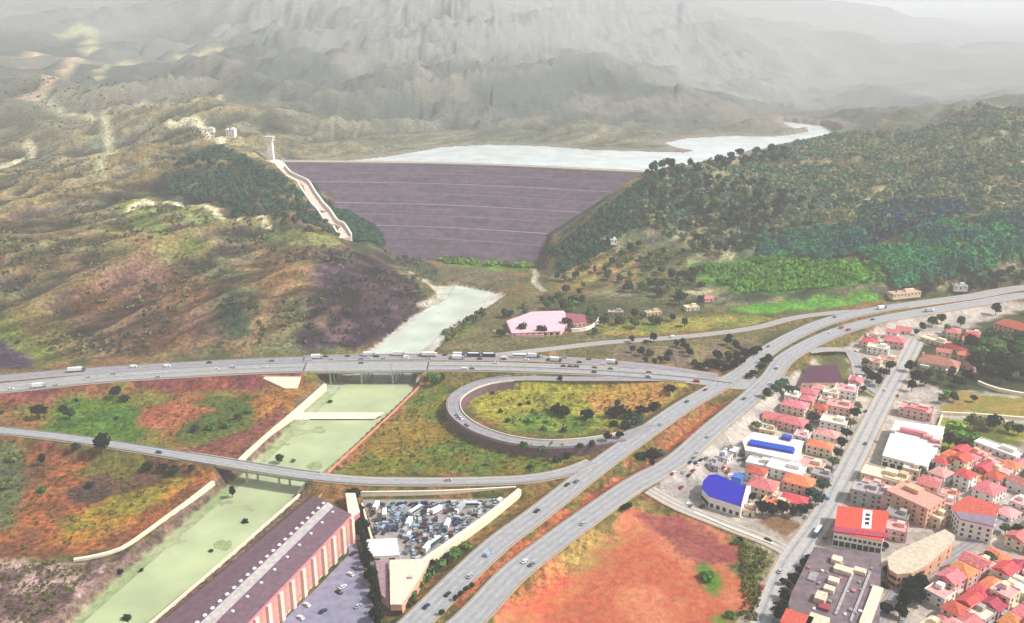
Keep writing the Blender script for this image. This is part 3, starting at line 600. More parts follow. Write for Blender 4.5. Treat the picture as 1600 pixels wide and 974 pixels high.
# ------------------------------------------------------------------ bridges
def bridge(name, line, hw, label, lanes, piers, zbed=-5.5, m=ASPH, skew=0.0, depth=1.6, ncol=4):
    mid = line[len(line) // 2]; r = thing(name, (mid[0], mid[1], 0), 0, label, 'bridge'); ln = np.array(line) - np.array([mid[0], mid[1], 0])
    dk = MB().beam(ln, -hw, hw, -.35, 0).build('deck', m, r); q = MB()
    for k in range(lanes): o = -hw + .5 + (2 * hw - 1) * (k + .5) / lanes; q.beam(offs(ln, o), -.85, .85, .002, .006)
    q.build('worn_lanes', WORN, dk); q = MB()
    for s in (-1, 1): q.beam(ln, s * (hw - .6) - .13, s * (hw - .6) + .13, .004, .012)
    L = np.linalg.norm(np.diff(ln, axis=0), axis=1).sum()
    for k in range(1, lanes):
        l2 = offs(ln, -hw + .5 + (2 * hw - 1) * k / lanes); s = 0
        while s < L - 8: q.beam(along(l2, s, s + 4, 4), -.11, .11, .004, .012); s += 12
    q.build('markings', PAINT, dk)
    for s in (-1, 1):
        MB().beam(ln, min(s * hw, s * (hw + .45)), max(s * hw, s * (hw + .45)), -1.0, .95).build('parapet', CONC, r)
        MB().beam(ln, s * hw * .97 - .5, s * hw * .97 + .5, -depth - .3, -.36).build('edge_girder', CONCD, r)
    for k in (-.5, 0, .5): MB().beam(ln, hw * k - .5, hw * k + .5, -depth - .3, -.36).build('girder', CONCD, r)
    for f in piers:
        p, a = point(ln, L * f); a += skew
        pr = MB().box((p[0], p[1], p[2] - depth - 1.4), (1.5, hw * 1.9, 1.1), a).build('pier', CONC, r)
        for k in range(ncol):
            o = (k / (ncol - 1) - .5) * hw * 1.6; MB().cyl((p[0] - math.sin(a) * o, p[1] + math.cos(a) * o, zbed), .75, p[2] - depth - 1.4 - zbed, 12).build('column', CONC, pr)
    for e in (0, -1):
        p = ln[e]; d = ln[1] - ln[0] if e == 0 else ln[-2] - ln[-1]; a = math.atan2(d[1], d[0])
        MB().box((p[0] + math.cos(a) * 1.5, p[1] + math.sin(a) * 1.5, -4.9), (3, hw * 2.05, p[2] + 4.9 - .5), a).build('abutment', CREAM, r)
        d0 = np.array([math.cos(a), math.sin(a)]); n0 = np.array([-d0[1], d0[0]]); q = MB(); w_ = hw + 3.5
        A = [p[:2] + n0 * w_ * s + d0 * 3.02 for s in (-1, 1)]; B = [p[:2] + n0 * (w_ + 2) * s + d0 * 9 for s in (-1, 1)]
        z1 = p[2] - 1.2; q.add([(*A[0], z1), (*A[1], z1), (*B[1], z1 - 5), (*B[0], z1 - 5), (*A[0], z1 - 7), (*A[1], z1 - 7), (*B[1], z1 - 7), (*B[0], z1 - 7)],
                               [(0, 1, 2, 3), (0, 3, 7, 4), (1, 5, 6, 2), (3, 2, 6, 7), (0, 4, 5, 1)]); q.build('slope_paving', CREAM, r)
    return r
bridge('road_bridge', along(HWA, iv, jv, 4), 9.7, 'wide grey concrete highway bridge over the pale river', 4, (.25, .5, .75), skew=R(-25))
bridge('road_bridge', along(HWA2, iv2, jv2, 4), 6.2, 'narrower second bridge carrying queued traffic just upstream of the wide bridge', 2, (.25, .5, .75), m=ASPH2, ncol=3, skew=R(-25))
bridge('road_bridge', along(RAMP, ir, jr, 4), 4.6, 'slim ramp bridge crossing the green river near the pink building', 2, (.28, .52, .76), ncol=2, skew=R(-30))

# ------------------------------------------------------------------ river walls, walkway, weir
def bankwall(pts, w, z0, z1, label, name='river_wall', m=CREAM, cat='wall', cop=True):
    ln = smooth_line([(*at(x, y, z1), 0) for x, y in pts]); mid = ln[len(ln) // 2]; r = thing(name, (mid[0], mid[1], 0), 0, label, cat); l = ln - mid
    MB().beam(l, -w / 2, w / 2, z0, z1).build('wall_body', m, r)
    if cop: MB().beam(l, -w / 2 - .1, w / 2 + .1, z1, z1 + .18).build('coping', m, r)
    return r
bankwall([(508, 600), (470, 634), (430, 668), (385, 708), (366, 727)], 2.2, -4.5, 1.0, 'pale walkway wall on the left bank between the two bridges')
bankwall([(333, 752), (300, 778), (262, 806), (225, 833), (190, 856), (150, 868), (115, 874)], 2.2, -4.5, 1.0, 'pale curving walkway wall on the left bank below the ramp')
bankwall([(655, 604), (610, 648), (560, 694), (510, 740)], 1.3, -5, .8, 'rusty orange tinted right bank wall between the bridges', m=mat('rust stained concrete', (206, 138, 104), .9, .25, .2))
bankwall([(478, 764), (420, 815), (355, 872), (290, 927), (228, 980), (150, 1045)], 1.6, -5, .6, 'cream right bank wall running beside the long pink building')
bankwall([(498, 764), (440, 815), (372, 874), (306, 929), (246, 980), (170, 1045)], 1.8, -.6, .8, 'dark brown drain wall behind the cream right bank wall', m=mat('damp brown masonry', (84, 62, 50), .95, .3, .3), name='drain_wall')
bankwall([(512, 764), (455, 815), (388, 874), (322, 929), (264, 980), (190, 1045)], .8, -.4, 1.6, 'thin ochre wall closest to the long violet roof', m=mat('ochre render', (176, 138, 96), .9, .2, .3), name='boundary_wall')
def apron_(top, bot, zt_, label):
    p = [(*at(*q, zt_), zt_) for q in top] + [(*at(*q, .1), .1) for q in bot]; c = np.mean(p, 0); c[2] = 0; r = thing('abutment_paving', tuple(c), 0, label, 'slope paving')
    v = [tuple(np.array(q) - c) for q in p]; q = MB().add(v + [(a, b, z - 1.5) for a, b, z in v], [(0, 1, 2, 3), (7, 6, 5, 4), (0, 4, 5, 1), (1, 5, 6, 2), (2, 6, 7, 3), (3, 7, 4, 0)]); q.build('paving', CREAM, r)
    q = MB(); a, b = np.array(v[0]), np.array(v[1]); d = (b - a) / np.linalg.norm(b - a); q.box((*((a + b) / 2)[:2], zt_ - .2), (np.linalg.norm(b - a), .8, .5), math.atan2(d[1], d[0])); q.build('kerb', CONC, r)
apron_([(404, 588), (470, 589)], [(464, 607), (446, 607)], 5.5, 'cream sloping paving under the left end of the wide highway bridge')
apron_([(238, 713), (291, 721)], [(291, 741), (272, 738)], 4.3, 'cream sloping paving under the left end of the slim ramp bridge')
ws = [at(448, 655, -4.6), at(585, 655, -4.6), at(600, 645, -4.6), at(461, 645, -4.6)]
r = thing('river_weir', (*np.mean(ws, 0), -5.4), 0, 'low cream concrete weir sill across the river between the bridges', 'weir'); c = np.mean(ws, 0)
MB().prism([(p[0] - c[0], p[1] - c[1]) for p in ws], 0, .9).build('sill', CREAM, r); MB().prism([((p[0] - c[0]) * .98, (p[1] - c[1] - 3) * .6 - 2) for p in ws], 0, .62).build('apron', CONC, r)

# ------------------------------------------------------------------ dam
def courses(m):
    N = m.node_tree.nodes; L = m.node_tree.links; b = N['Principled BSDF']; src = b.inputs['Base Color'].links[0].from_socket
    g = N.new('ShaderNodeNewGeometry'); mp = N.new('ShaderNodeMapping'); mp.inputs['Scale'].default_value = (.012, .0, .62); L.new(g.outputs['Position'], mp.inputs[0])
    n = N.new('ShaderNodeTexNoise'); n.inputs['Scale'].default_value = 1; n.inputs['Detail'].default_value = 5; n.inputs['Roughness'].default_value = .7; L.new(mp.outputs[0], n.inputs['Vector'])
    mr = N.new('ShaderNodeMapRange'); mr.inputs['From Min'].default_value = .35; mr.inputs['From Max'].default_value = .65; mr.inputs['To Min'].default_value = .72; mr.inputs['To Max'].default_value = 1.3; L.new(n.outputs[0], mr.inputs[0])
    v = N.new('ShaderNodeVectorMath'); v.operation = 'SCALE'; L.new(src, v.inputs[0]); L.new(mr.outputs[0], v.inputs['Scale']); L.new(v.outputs[0], b.inputs['Base Color'])
def dam():
    zc = 84.0; aL = np.array(at(405, 252, zc)); aM = np.array(at(720, 256.5, zc)); aR = np.array(at(1045, 271, zc)); n = 60
    cr = smooth_line([(*aL, zc), (*aM, zc), (*aR, zc)], 8); c = cr[len(cr) // 2]; r = thing('embankment_dam', (c[0], c[1], 0), 0, 'huge violet grey rockfill dam holding back the reservoir between two hills', 'dam')
    l = cr - np.array([c[0], c[1], 0]); stone = mat('violet grey rockfill', (90, 77, 88), .95, .3, .11, bump=.5); courses(stone)
    nm = normals(l); # left of travel is upstream (travel +x -> normal +y)
    prof = [(5, 0, 0), (-5, 0, 0)]; z = 0.0; o = -5.0
    bands = []
    for k in range(8):
        o1 = o - 9.5 * 2.12; z1 = z - 9.5; bands.append((o, z, o1, z1)); o = o1 - 1.75; z = z1
    q = MB()
    for (a, za, b, zb) in bands:
        vs = [(p[0] + m_[0] * a, p[1] + m_[1] * a, p[2] + za) for p, m_ in zip(l, nm)] + [(p[0] + m_[0] * b, p[1] + m_[1] * b, p[2] + zb) for p, m_ in zip(l, nm)]; N_ = len(l)
        q.add(vs, [(i, N_ + i, N_ + i + 1, i + 1) for i in range(N_ - 1)])
    a, za = bands[-1][2] , bands[-1][3]
    vs = [(p[0] + m_[0] * a, p[1] + m_[1] * a, p[2] + za) for p, m_ in zip(l, nm)] + [(p[0] + m_[0] * (a - 25), p[1] + m_[1] * (a - 25), p[2] + za - 12) for p, m_ in zip(l, nm)]; N_ = len(l); q.add(vs, [(i, N_ + i, N_ + i + 1, i + 1) for i in range(N_ - 1)])
    q.build('downstream_face', stone, r)
    q = MB(); vs = [(p[0] + m_[0] * 5, p[1] + m_[1] * 5, p[2]) for p, m_ in zip(l, nm)] + [(p[0] + m_[0] * 60, p[1] + m_[1] * 60, p[2] - 28) for p, m_ in zip(l, nm)]
    q.add(vs, [(i, i + 1, N_ + i + 1, N_ + i) for i in range(N_ - 1)]); q.build('upstream_face', stone, r)
    BT = mat('pale berm gravel', (164, 148, 162), .95, .15, .2)
    BT2 = mat('mauve berm gravel', (116, 101, 114), .95, .25, .2)
    for k, (a, za, b, zb) in enumerate(bands[:7]): MB().beam(l, b - 1.75, b + .05, zb - 2, zb).build('berm_track', BT if k % 2 else BT2, r)
    MB().beam(l, -5, 5, -2.5, 0.0).build('crest_road', CONC, r)
    MB().beam(l, -5.5, -4.9, -.5, 1.1).build('crest_parapet', CREAM, r); MB().beam(l, 4.9, 5.5, -.5, 1.1).build('crest_parapet', CREAM, r)
    return r
dam()
# spillway: side weir, chute with two walls down the left abutment
pts = [(424, 258), (436, 268), (470, 300), (505, 338), (540, 378)]
cl = []
Ys = [1235, 1215, 1150, 1070, 1000]
for (x, y), Y in zip(pts, Ys): p = P(x, y, Y); cl.append((p[0], p[1], p[2] + 0.5))
cl = smooth_line(cl, 6); cl[:, 2] = np.maximum(cl[:, 2], height(cl[:, 0], cl[:, 1]) + 2.5)
for _ in range(6): cl[1:-1, 2] = (cl[:-2, 2] + cl[1:-1, 2] * 2 + cl[2:, 2]) / 4
CHUTE = cl.copy(); mid = cl[len(cl) // 2]; r = thing('spillway_chute', tuple(mid), 0, 'long pale concrete spillway chute running down the wooded abutment beside the dam', 'spillway'); l = cl - mid
WHT = mat('bright white concrete', (236, 232, 222), .8, .08, .3); PINKC = mat('pinkish concrete', (214, 184, 172), .85, .15, .2)
MB().beam(l, -6.5, 6.5, -8, 0).build('chute_floor', PINKC, r); MB().beam(l, 6.5, 8.3, -8, 4).build('chute_wall', WHT, r); MB().beam(l, -8.3, -6.5, -8, 4).build('chute_wall', WHT, r)
q = MB()
for i in range(4): p, a = point(l, 10 + i * 7); q.box((p[0], p[1], p[2]), (2, 13, 5), a)
q.build('baffle_blocks', WHT, r)
tx, ty, tz = P(425, 262, 1262)
r = thing('intake_tower', (tx, ty, tz - 6), 0, 'tall slender white intake tower standing at the left end of the dam crest', 'tower')
MB().box((0, 0, 0), (13, 13, 8)).build('tower_base', WHT, r); MB().box((0, 0, 8), (8.5, 8.5, 36), taper=.85).build('shaft', WHT, r); MB().box((0, 0, 44), (11, 11, 5)).build('gate_house', WHT, r); MB().box((0, 0, 49), (12.4, 12.4, .8)).build('tower_roof', CONC, r)
for s in (-1, 1): MB().box((s * 5.53, 0, 45.5), (.1, 7, 2)).build('window', mat('dark window glass', (40, 46, 54), .15, .1, 1), r)
r = thing('footbridge', (tx - 4.6, ty, tz + 24), R(180), 'thin pale access footbridge from the hill to the intake tower', 'footbridge')
MB().box((15, 0, 0), (30, 2.2, .6)).build('walkway', CONC, r); MB().box((28, 0, -22), (2.2, 2.2, 22)).build('pier', WHT, r)
for s in (-1, 1): MB().box((15, s * 1.05, .6), (30, .12, 1.1)).build('railing', STEEL, r)
# ------------------------------------------------------------------ buildings
GLASS = mat('dark window glass', (40, 46, 54), .15, .1, 1)
WALLS = {'white': mat('white render', (238, 236, 230), .8, .1, .5), 'cream': mat('cream render', (232, 214, 184), .8, .12, .5), 'pink': mat('pink render', (228, 182, 176), .8, .12, .5),
         'salmon': mat('salmon render', (226, 172, 144), .8, .12, .5), 'grey': mat('bare grey blockwork', (172, 166, 162), .9, .18, .6), 'tan': mat('tan render', (206, 180, 146), .85, .14, .5)}
def roofm(n, c): return mat(n, c, .85, .34, .9, bump=.4, rnd=.16)
ROOFS = {'red': roofm('red roof tiles', (200, 84, 78)), 'rose': roofm('rose pink roof tiles', (208, 118, 120)), 'faded pink': roofm('faded pink roof tiles', (222, 158, 152)), 'orange': roofm('orange clay tiles', (218, 132, 88)),
         'crimson': roofm('crimson roof sheets', (164, 66, 80)), 'white': roofm('white roof screed', (232, 226, 218)), 'grey': roofm('grey roof felt', (160, 152, 156)), 'brown': roofm('brown clay tiles', (168, 120, 100)), 'cream': roofm('cream roof screed', (222, 204, 178))}
DOOR = mat('dark timber door', (84, 58, 46), .6, .2, 2); TANK = mat('blue plastic tank', (70, 110, 170), .5, .05, 2)
LM = {}   # landmarks for the labels
def lm(name, px, py): LM[name] = at(px, py)
REG = []  # repeated things waiting for their labels
FOOT = []  # occupied ground (x, y, radius)
def register(o, desc, cat, group=None, near=None): REG.append((o, desc, cat, group, near))
ORD = ['nearest', 'second nearest', 'third nearest', 'fourth nearest', 'fifth nearest', 'sixth nearest', 'seventh nearest', 'eighth nearest', 'ninth nearest', 'tenth nearest', 'eleventh nearest', 'twelfth nearest']
def finish_labels():
    bins = {}
    for o, desc, cat, group, near in REG:
        x, y = o.location[:2]; lms = near or LM
        nm, d = min(((k, math.hypot(v[0] - x, v[1] - y)) for k, v in lms.items()), key=lambda q: q[1])
        bins.setdefault((desc, nm), []).append((d, o, cat, group))
    for (desc, nm), L in bins.items():
        L.sort(key=lambda q: q[0])
        for k, (d, o, cat, group) in enumerate(L):
            o['category'] = cat
            if group: o['group'] = group
            if len(L) == 1: o['label'] = f'{desc} near {nm}'
            elif k < 12: o['label'] = f'{desc}, {ORD[k]} to {nm}'
            else: o['label'] = f'{desc}, among those farther from {nm}'; o['group'] = f'{desc} beyond {nm}'
def hip(mb, w, d, z, h, ov=.5, ridge=None):
    a, b = w / 2 + ov, d / 2 + ov; t = .18; r = (a - b) if ridge is None else ridge
    if a >= b: r = max(a - b * .95, .3) if ridge is None else a; R_ = [(-r, 0, z + t + h), (r, 0, z + t + h)]; F_ = [(4, 5, 9, 8), (6, 7, 8, 9), (5, 6, 9), (7, 4, 8)]
    else: r = max(b - a * .95, .3) if ridge is None else b; R_ = [(0, -r, z + t + h), (0, r, z + t + h)]; F_ = [(5, 6, 9, 8), (7, 4, 8, 9), (4, 5, 8), (6, 7, 9)]
    vs = [(-a, -b, z), (a, -b, z), (a, b, z), (-a, b, z), (-a, -b, z + t), (a, -b, z + t), (a, b, z + t), (-a, b, z + t)] + R_
    return mb.add(vs, [(3, 2, 1, 0), (0, 1, 5, 4), (1, 2, 6, 5), (2, 3, 7, 6), (3, 0, 4, 7)] + F_)
def house(x, y, w, d, st, rz, wall, roof, rtype='hip', name='house', z=None, label=None, cat='house', group=None, extra=True, rng=random):
    z = gz(x, y) if z is None else z; r = thing(name, (x, y, z), rz, label, cat, group); h = 3.0 * st
    WM = WALLS[wall]; RM = ROOFS[roof]
    MB().box((0, 0, -2.5), (w, d, h + 2.5)).build('wall', WM, r)
    if rtype == 'hip': hip(MB(), w, d, h + .003, min(w, d) * .24).build('roof', RM, r)
    elif rtype == 'gable': hip(MB(), w, d, h + .003, min(w, d) * .26, ridge=1).build('roof', RM, r)
    else:
        rf = MB().box((0, 0, h + .003), (w + .3, d + .3, .3)).build('roof', RM, r); q = MB()
        for s in (-1, 1): q.box((0, s * (d / 2 + .03), h + .304), (w + .3, .24, .8)); q.box((s * (w / 2 + .03), 0, h + .304), (.24, d - .2, .8))
        q.build('parapet', WM, r)
        if extra:
            MB().box((w * .2, d * .15, h + .304), (w * .32, d * .34, 2.5)).build('stair_tower', WM, r)
            if rng.random() < .5: MB().cyl((-w * .25, d * .2, h + .304), .8, 1.6).build('water_tank', TANK if rng.random() < .3 else CONC, r)
    # openings: each window a pane set in a frame
    nw = max(2, int(w / 4)); nd = max(1, int(d / 4.5))
    for f in range(st):
        zz = f * 3.0 + 1.0
        for s in (-1, 1):
            for k in range(nw):
                xx = (k + .5) / nw * w - w / 2
                if s == -1 and f == 0 and k == nw // 2: MB().box((xx, -d / 2 - .03, 0), (1.3, .12, 2.3)).build('door', DOOR, r); continue
                if s == 1 and f > 0: continue
                MB().box((xx, s * (d / 2 + .02), zz), (1.3, .14, 1.35)).build('window', GLASS, r)
            for k in range(nd):
                yy = (k + .5) / nd * d - d / 2; MB().box((s * (w / 2 + .02), yy, zz), (.14, 1.3, 1.35)).build('window', GLASS, r)
    if st > 1 and rtype != 'shed' and rng.random() < .6: MB().box((0, -d / 2 - .62, 2.9), (w * .5, 1.2, 1.0)).build('balcony', WM, r)
    FOOT.append((x, y, max(w, d) * .62)); return r
_, a_town = point(TOWN, pos(TOWN, 1335)); _, a_town2 = point(TOWN, pos(TOWN, 1232)); _, a_lane = point(LANE, pos(LANE, 1500)); _, a_mot = point(HWR, pos(HWR, 1168))
for nm, q in {'the blue-roofed warehouse': (1200, 698), 'the blue hall': (1130, 768), 'the supermarket': (1425, 690), 'the red hall': (1345, 815),
              'the tan school': (1440, 865), 'the brown villa': (1468, 565), 'the mauve market': (1310, 915), 'the road top': (1395, 535),
              'the grassy plot': (1530, 685), 'the plum hall': (1285, 590), 'the lane bend': (1440, 905), 'the lane end': (1590, 800)}.items(): lm(nm, *q)

# --- houses singled out in the photo: px, py, w, d, storeys, wall, roof, type, angle
HL = [(1242, 642, 15, 11, 2, 'cream', 'rose', 'hip'), (1262, 622, 12, 10, 2, 'pink', 'rose', 'hip'), (1212, 657, 14, 10, 1, 'cream', 'rose', 'gable'), (1238, 668, 16, 11, 2, 'pink', 'rose', 'hip'), (1200, 676, 9, 7, 1, 'tan', 'cream', 'flat'),
      (1322, 618, 14, 11, 2, 'white', 'faded pink', 'flat'), (1312, 643, 15, 12, 2, 'pink', 'faded pink', 'flat'), (1303, 668, 15, 11, 2, 'white', 'cream', 'flat'), (1292, 688, 13, 10, 2, 'white', 'faded pink', 'hip'), (1281, 706, 14, 9, 2, 'cream', 'orange', 'hip'),
      (1268, 730, 13, 11, 1, 'cream', 'faded pink', 'flat'), (1228, 742, 19, 12, 2, 'white', 'white', 'flat'), (1188, 728, 14, 9, 1, 'white', 'white', 'flat'), (1192, 768, 14, 12, 2, 'cream', 'rose', 'hip'), (1248, 762, 15, 11, 2, 'pink', 'orange', 'hip'),
      (1242, 785, 13, 9, 1, 'salmon', 'red', 'hip'), (1212, 790, 12, 8, 1, 'cream', 'orange', 'flat'), (1168, 800, 8, 6, 1, 'cream', 'faded pink', 'flat'), (1284, 752, 10, 8, 2, 'grey', 'grey', 'flat'), (1338, 598, 9, 8, 1, 'white', 'faded pink', 'flat'),
      (1372, 552, 15, 9, 2, 'white', 'cream', 'flat'), (1388, 566, 13, 9, 1, 'cream', 'faded pink', 'flat'), (1412, 520, 11, 9, 1, 'cream', 'rose', 'gable'), (1492, 548, 17, 9, 1, 'cream', 'crimson', 'hip'), (1462, 537, 20, 8, 1, 'cream', 'cream', 'flat'), (1520, 575, 13, 10, 1, 'pink', 'faded pink', 'gable'),
      (1590, 520, 30, 16, 2, 'salmon', 'red', 'hip'), (1620, 545, 18, 14, 2, 'cream', 'rose', 'hip'), (1378, 752, 20, 13, 2, 'cream', 'cream', 'flat'), (1402, 756, 12, 12, 2, 'tan', 'cream', 'flat'), (1352, 782, 13, 11, 3, 'grey', 'grey', 'flat'), (1376, 786, 13, 11, 3, 'pink', 'grey', 'flat'),
      (1362, 768, 10, 8, 2, 'pink', 'faded pink', 'flat'), (1428, 800, 17, 22, 4, 'salmon', 'faded pink', 'flat'), (1402, 815, 10, 9, 2, 'grey', 'grey', 'flat'), (1398, 835, 11, 9, 2, 'pink', 'faded pink', 'flat'), (1462, 815, 9, 9, 2, 'cream', 'cream', 'flat'),
      (1560, 705, 24, 9, 1, 'white', 'white', 'flat'), (1545, 775, 14, 11, 2, 'white', 'rose', 'hip')]
rr = random.Random(3)
for (px, py, w_, d_, st, wl_, rf_, ty) in HL:
    w_, d_ = w_ * 1.16, d_ * 1.16; x, y = at(px, py - 5, 3); ang = (a_town if px < 1420 else a_lane) - R(90) + R(rr.uniform(-5, 5))
    if px >= 1420: ang = a_lane - R(90) * (0 if rr.random() < .5 else 1)
    if py > 840 or py < 610 and px < 1450: ang = a_town - R(90) + R(rr.uniform(-6, 6))
    o = house(x, y, w_, d_, st, ang, wl_, rf_, ty, rng=rr)
    size = {1: 'low', 2: 'two-storey', 3: 'three-storey', 4: 'tall'}[st]; register(o, f'{size} {wl_} house with {rf_} {ty if ty != "hip" else "hipped"} roof', 'house', 'houses of the town')
# --- dense quarter on the right: staggered rows along the lane
QUART = poly([(1452, 712), (1500, 700), (1700, 705), (1720, 1040), (1360, 1040), (1392, 990), (1400, 915), (1500, 870), (1488, 800), (1470, 770), (1440, 735)])
BLOCK = [poly(p) for p in ([(1378, 640), (1485, 650), (1460, 745), (1370, 725)], [(1470, 780), (1570, 780), (1570, 870), (1468, 860)], [(1375, 840), (1500, 820), (1505, 890), (1380, 920)], [(1215, 850), (1392, 850), (1388, 1040), (1200, 1040)],
                              [(1395, 900), (1455, 895), (1455, 955), (1385, 975)])]
ca, sa = math.cos(a_lane), math.sin(a_lane); cx0, cy0 = at(1540, 860); k = 0
lane2 = LANE
for i in range(-17, 18):
    for j in range(-19, 20):
        a = i * 11.6 + rr.uniform(-1.0, 1.0) + (6 if j % 2 else 0); b = j * 10.7 + (2.5 if j % 2 else 0) + rr.uniform(-.8, .8)
        x, y = cx0 + ca * a - sa * b, cy0 + sa * a + ca * b; X, Y_ = np.array([x]), np.array([y])
        if sdf(QUART, X, Y_)[0] > 0 or any(sdf(pg, X, Y_)[0] < 3 for pg in BLOCK) or ldist(LANE, X, Y_)[0][0] < 9: continue
        if any(math.hypot(x - fx, y - fy) < fr + 4.5 for fx, fy, fr in FOOT[:len(HL)]): continue
        if rr.random() < .05: continue
        w_, d_ = rr.uniform(9.8, 11.8), rr.uniform(8.6, 10.6); st = rr.choice([1, 2, 2, 3]); wl_ = rr.choice(['white', 'cream', 'pink', 'pink', 'salmon', 'white', 'grey', 'cream'])
        rf_, ty = rr.choice([('red', 'hip'), ('rose', 'hip'), ('rose', 'gable'), ('faded pink', 'flat'), ('faded pink', 'hip'), ('white', 'flat'), ('white', 'flat'), ('crimson', 'gable'), ('orange', 'hip'), ('cream', 'flat'), ('faded pink', 'gable'), ('red', 'gable')])
        o = house(x, y, w_, d_, st, a_lane + (R(90) if rr.random() < .3 else 0), wl_, rf_, ty, rng=rr); k += 1
        size = {1: 'low', 2: 'two-storey', 3: 'three-storey'}[st]; register(o, f'{size} {wl_} house with {rf_} {ty if ty != "hip" else "hipped"} roof', 'house', 'houses of the town')
print('quarter houses', k)

def infill(pxs, ang, sx, sy, walls, roofs, seed, size=(9, 12), stor=(1, 2, 2)):
    pg = poly(pxs); c = pg.mean(0); q = random.Random(seed); co, si = math.cos(ang), math.sin(ang); m = 0
    for i in range(-14, 15):
        for j in range(-14, 15):
            a, b = i * sx + q.uniform(-1, 1), j * sy + q.uniform(-1, 1); x, y = c[0] + co * a - si * b, c[1] + si * a + co * b; X, Y_ = np.array([x]), np.array([y])
            if sdf(pg, X, Y_)[0] > -2 or ldist(TOWN, X, Y_)[0][0] < 15 or ldist(CURVE, X, Y_)[0][0] < 9 or ldist(HWR, X, Y_)[0][0] < 19 or ldist(CROSS, X, Y_)[0][0] < 12: continue
            w_, d_ = q.uniform(*size), q.uniform(size[0] - 1, size[1] - 2)
            if any(math.hypot(x - fx, y - fy) < fr + 3.6 for fx, fy, fr in FOOT): continue
            st = q.choice(stor); wl_ = q.choice(walls); rf_, ty = q.choice(roofs); o = house(x, y, w_, d_, st, ang + R(q.uniform(-5, 5)), wl_, rf_, ty, rng=q); m += 1
            register(o, f'{ {1: "low", 2: "two-storey", 3: "three-storey"}[st]} {wl_} house with {rf_} {ty if ty != "hip" else "hipped"} roof', 'house', 'houses of the town')
    print('infill', m)
def local(pxs, z=0.0):
    """footprint traced at height z -> centre and local outline"""
    p = poly(pxs, z); c = p.mean(0); return c, p - c
def hall(name, pxs, zr, h, wallm, roofm_, label, cat, inset=0, par=True):
    c, pg = local(pxs, zr); r = thing(name, (c[0], c[1], 0), 0, label, cat); MB().prism(pg, -1, zr).build('wall', wallm, r)
    rf = MB().prism(pg * 1.01, zr + .003, zr + .3).build('roof', roofm_, r); FOOT.append((c[0], c[1], 14)); return r, pg, c
def openings(r, pg, i, n, z, w=1.6, h=1.8, name='window', m=GLASS, f0=0.0, f1=1.0, sink=0.04):
    """n openings along edge i of a footprint"""
    a, b = pg[i], pg[(i + 1) % len(pg)]; L = np.linalg.norm(b - a); ang = math.atan2(b[1] - a[1], b[0] - a[0])
    ar = sum(pg[k][0] * pg[(k + 1) % len(pg)][1] - pg[(k + 1) % len(pg)][0] * pg[k][1] for k in range(len(pg))); s = 1 if ar > 0 else -1
    nn = np.array([(b - a)[1], -(b - a)[0]]) / L * s
    for k in range(n):
        p = a + (b - a) * (f0 + (f1 - f0) * (k + .5) / n) + nn * sink; MB().box((p[0], p[1], z), (w, .16, h), ang).build(name, m, r)
# violet-roofed long building by the river: river range, glazed spine and tall pink facade range
VIO = mat('violet corrugated roof sheets', (112, 88, 98), .7, .2, .4); PNK = mat('pink painted facade', (240, 204, 190), .8, .1, .3); PNKD = mat('deep rose band', (206, 128, 140), .8, .15, .3)
zt = 20.0
c0 = np.array(at(400, 880, zt)); RT = lambda px, py: np.array(at(px, py, zt)) - c0
A1, A2 = RT(492, 762), RT(215, 990)        # outer left eave
B1, B2 = RT(512, 782), RT(300, 990)        # left edge of the spine
D1, D2 = RT(523, 790), RT(328, 990)        # right edge of the spine
E1, E2 = RT(547, 800), RT(372, 990)        # right eave
r = thing('long_market_building', (c0[0], c0[1], 0), 0, 'very long pink building with violet roofs and rows of white vents beside the river', 'building')
far = lambda a, b, t: a + (b - a) * t
def longbox(P1, P2, Q1, Q2, z0, z1): return [tuple(P1), tuple(P2), tuple(Q2), tuple(Q1)], z0, z1
e_dir = (A2 - A1) / np.linalg.norm(A2 - A1); A2, B2, D2, E2 = [p + e_dir * 45 for p in (A2, B2, D2, E2)]
MB().prism([A1, A2, B2, B1], -1, zt - 6).build('river_range_wall', WALLS['pink'], r)
def ramp_roof(P1, P2, Q1, Q2, zp, zq, t=.35):
    pv_ = [(*P1, zp), (*P2, zp), (*Q2, zq), (*Q1, zq)]; q = MB(); q.add([(x, y, z) for x, y, z in pv_] + [(x, y, z + t) for x, y, z in pv_], [(3, 2, 1, 0), (4, 5, 6, 7), (0, 1, 5, 4), (1, 2, 6, 5), (2, 3, 7, 6), (3, 0, 4, 7)]); return q
ramp_roof(A1 + (A1 - B1) * .08, A2 + (A2 - B2) * .08, B1, B2, zt - 5.9, zt - 1.6).build('river_range_roof', VIO, r)
MB().prism([B1, B2, D2, D1], -1, zt - 1.2).build('spine_wall', CONC, r); MB().prism([B1 * 1.0, B2, D2, D1], zt - 1.19, zt - .9).build('spine_roof', mat('pale grey spine roofing', (186, 178, 176), .8, .2, .5), r)
MB().prism([D1, D2, E2, E1], -1, zt - 1.5).build('facade_range_wall', PNK, r); ramp_roof(D1, D2, E1 + (E1 - D1) * .08, E2 + (E2 - D2) * .08, zt - .4, zt - 1.45).build('facade_range_roof', VIO, r)
ang = math.atan2((E2 - E1)[1], (E2 - E1)[0]); Lf = np.linalg.norm(E2 - E1); nE = np.array([-(E2 - E1)[1], (E2 - E1)[0]]) / Lf
if np.dot(nE, E1 - D1) < 0: nE = -nE
MB().box((*((E1 + E2) / 2 + nE * .35), zt - 3.4), (Lf, .6, 1.8), ang).build('eaves_band', PNKD, r)
nb = 15; FGL = mat('dim rosy shutters', (206, 152, 138), .5, .15, 1)
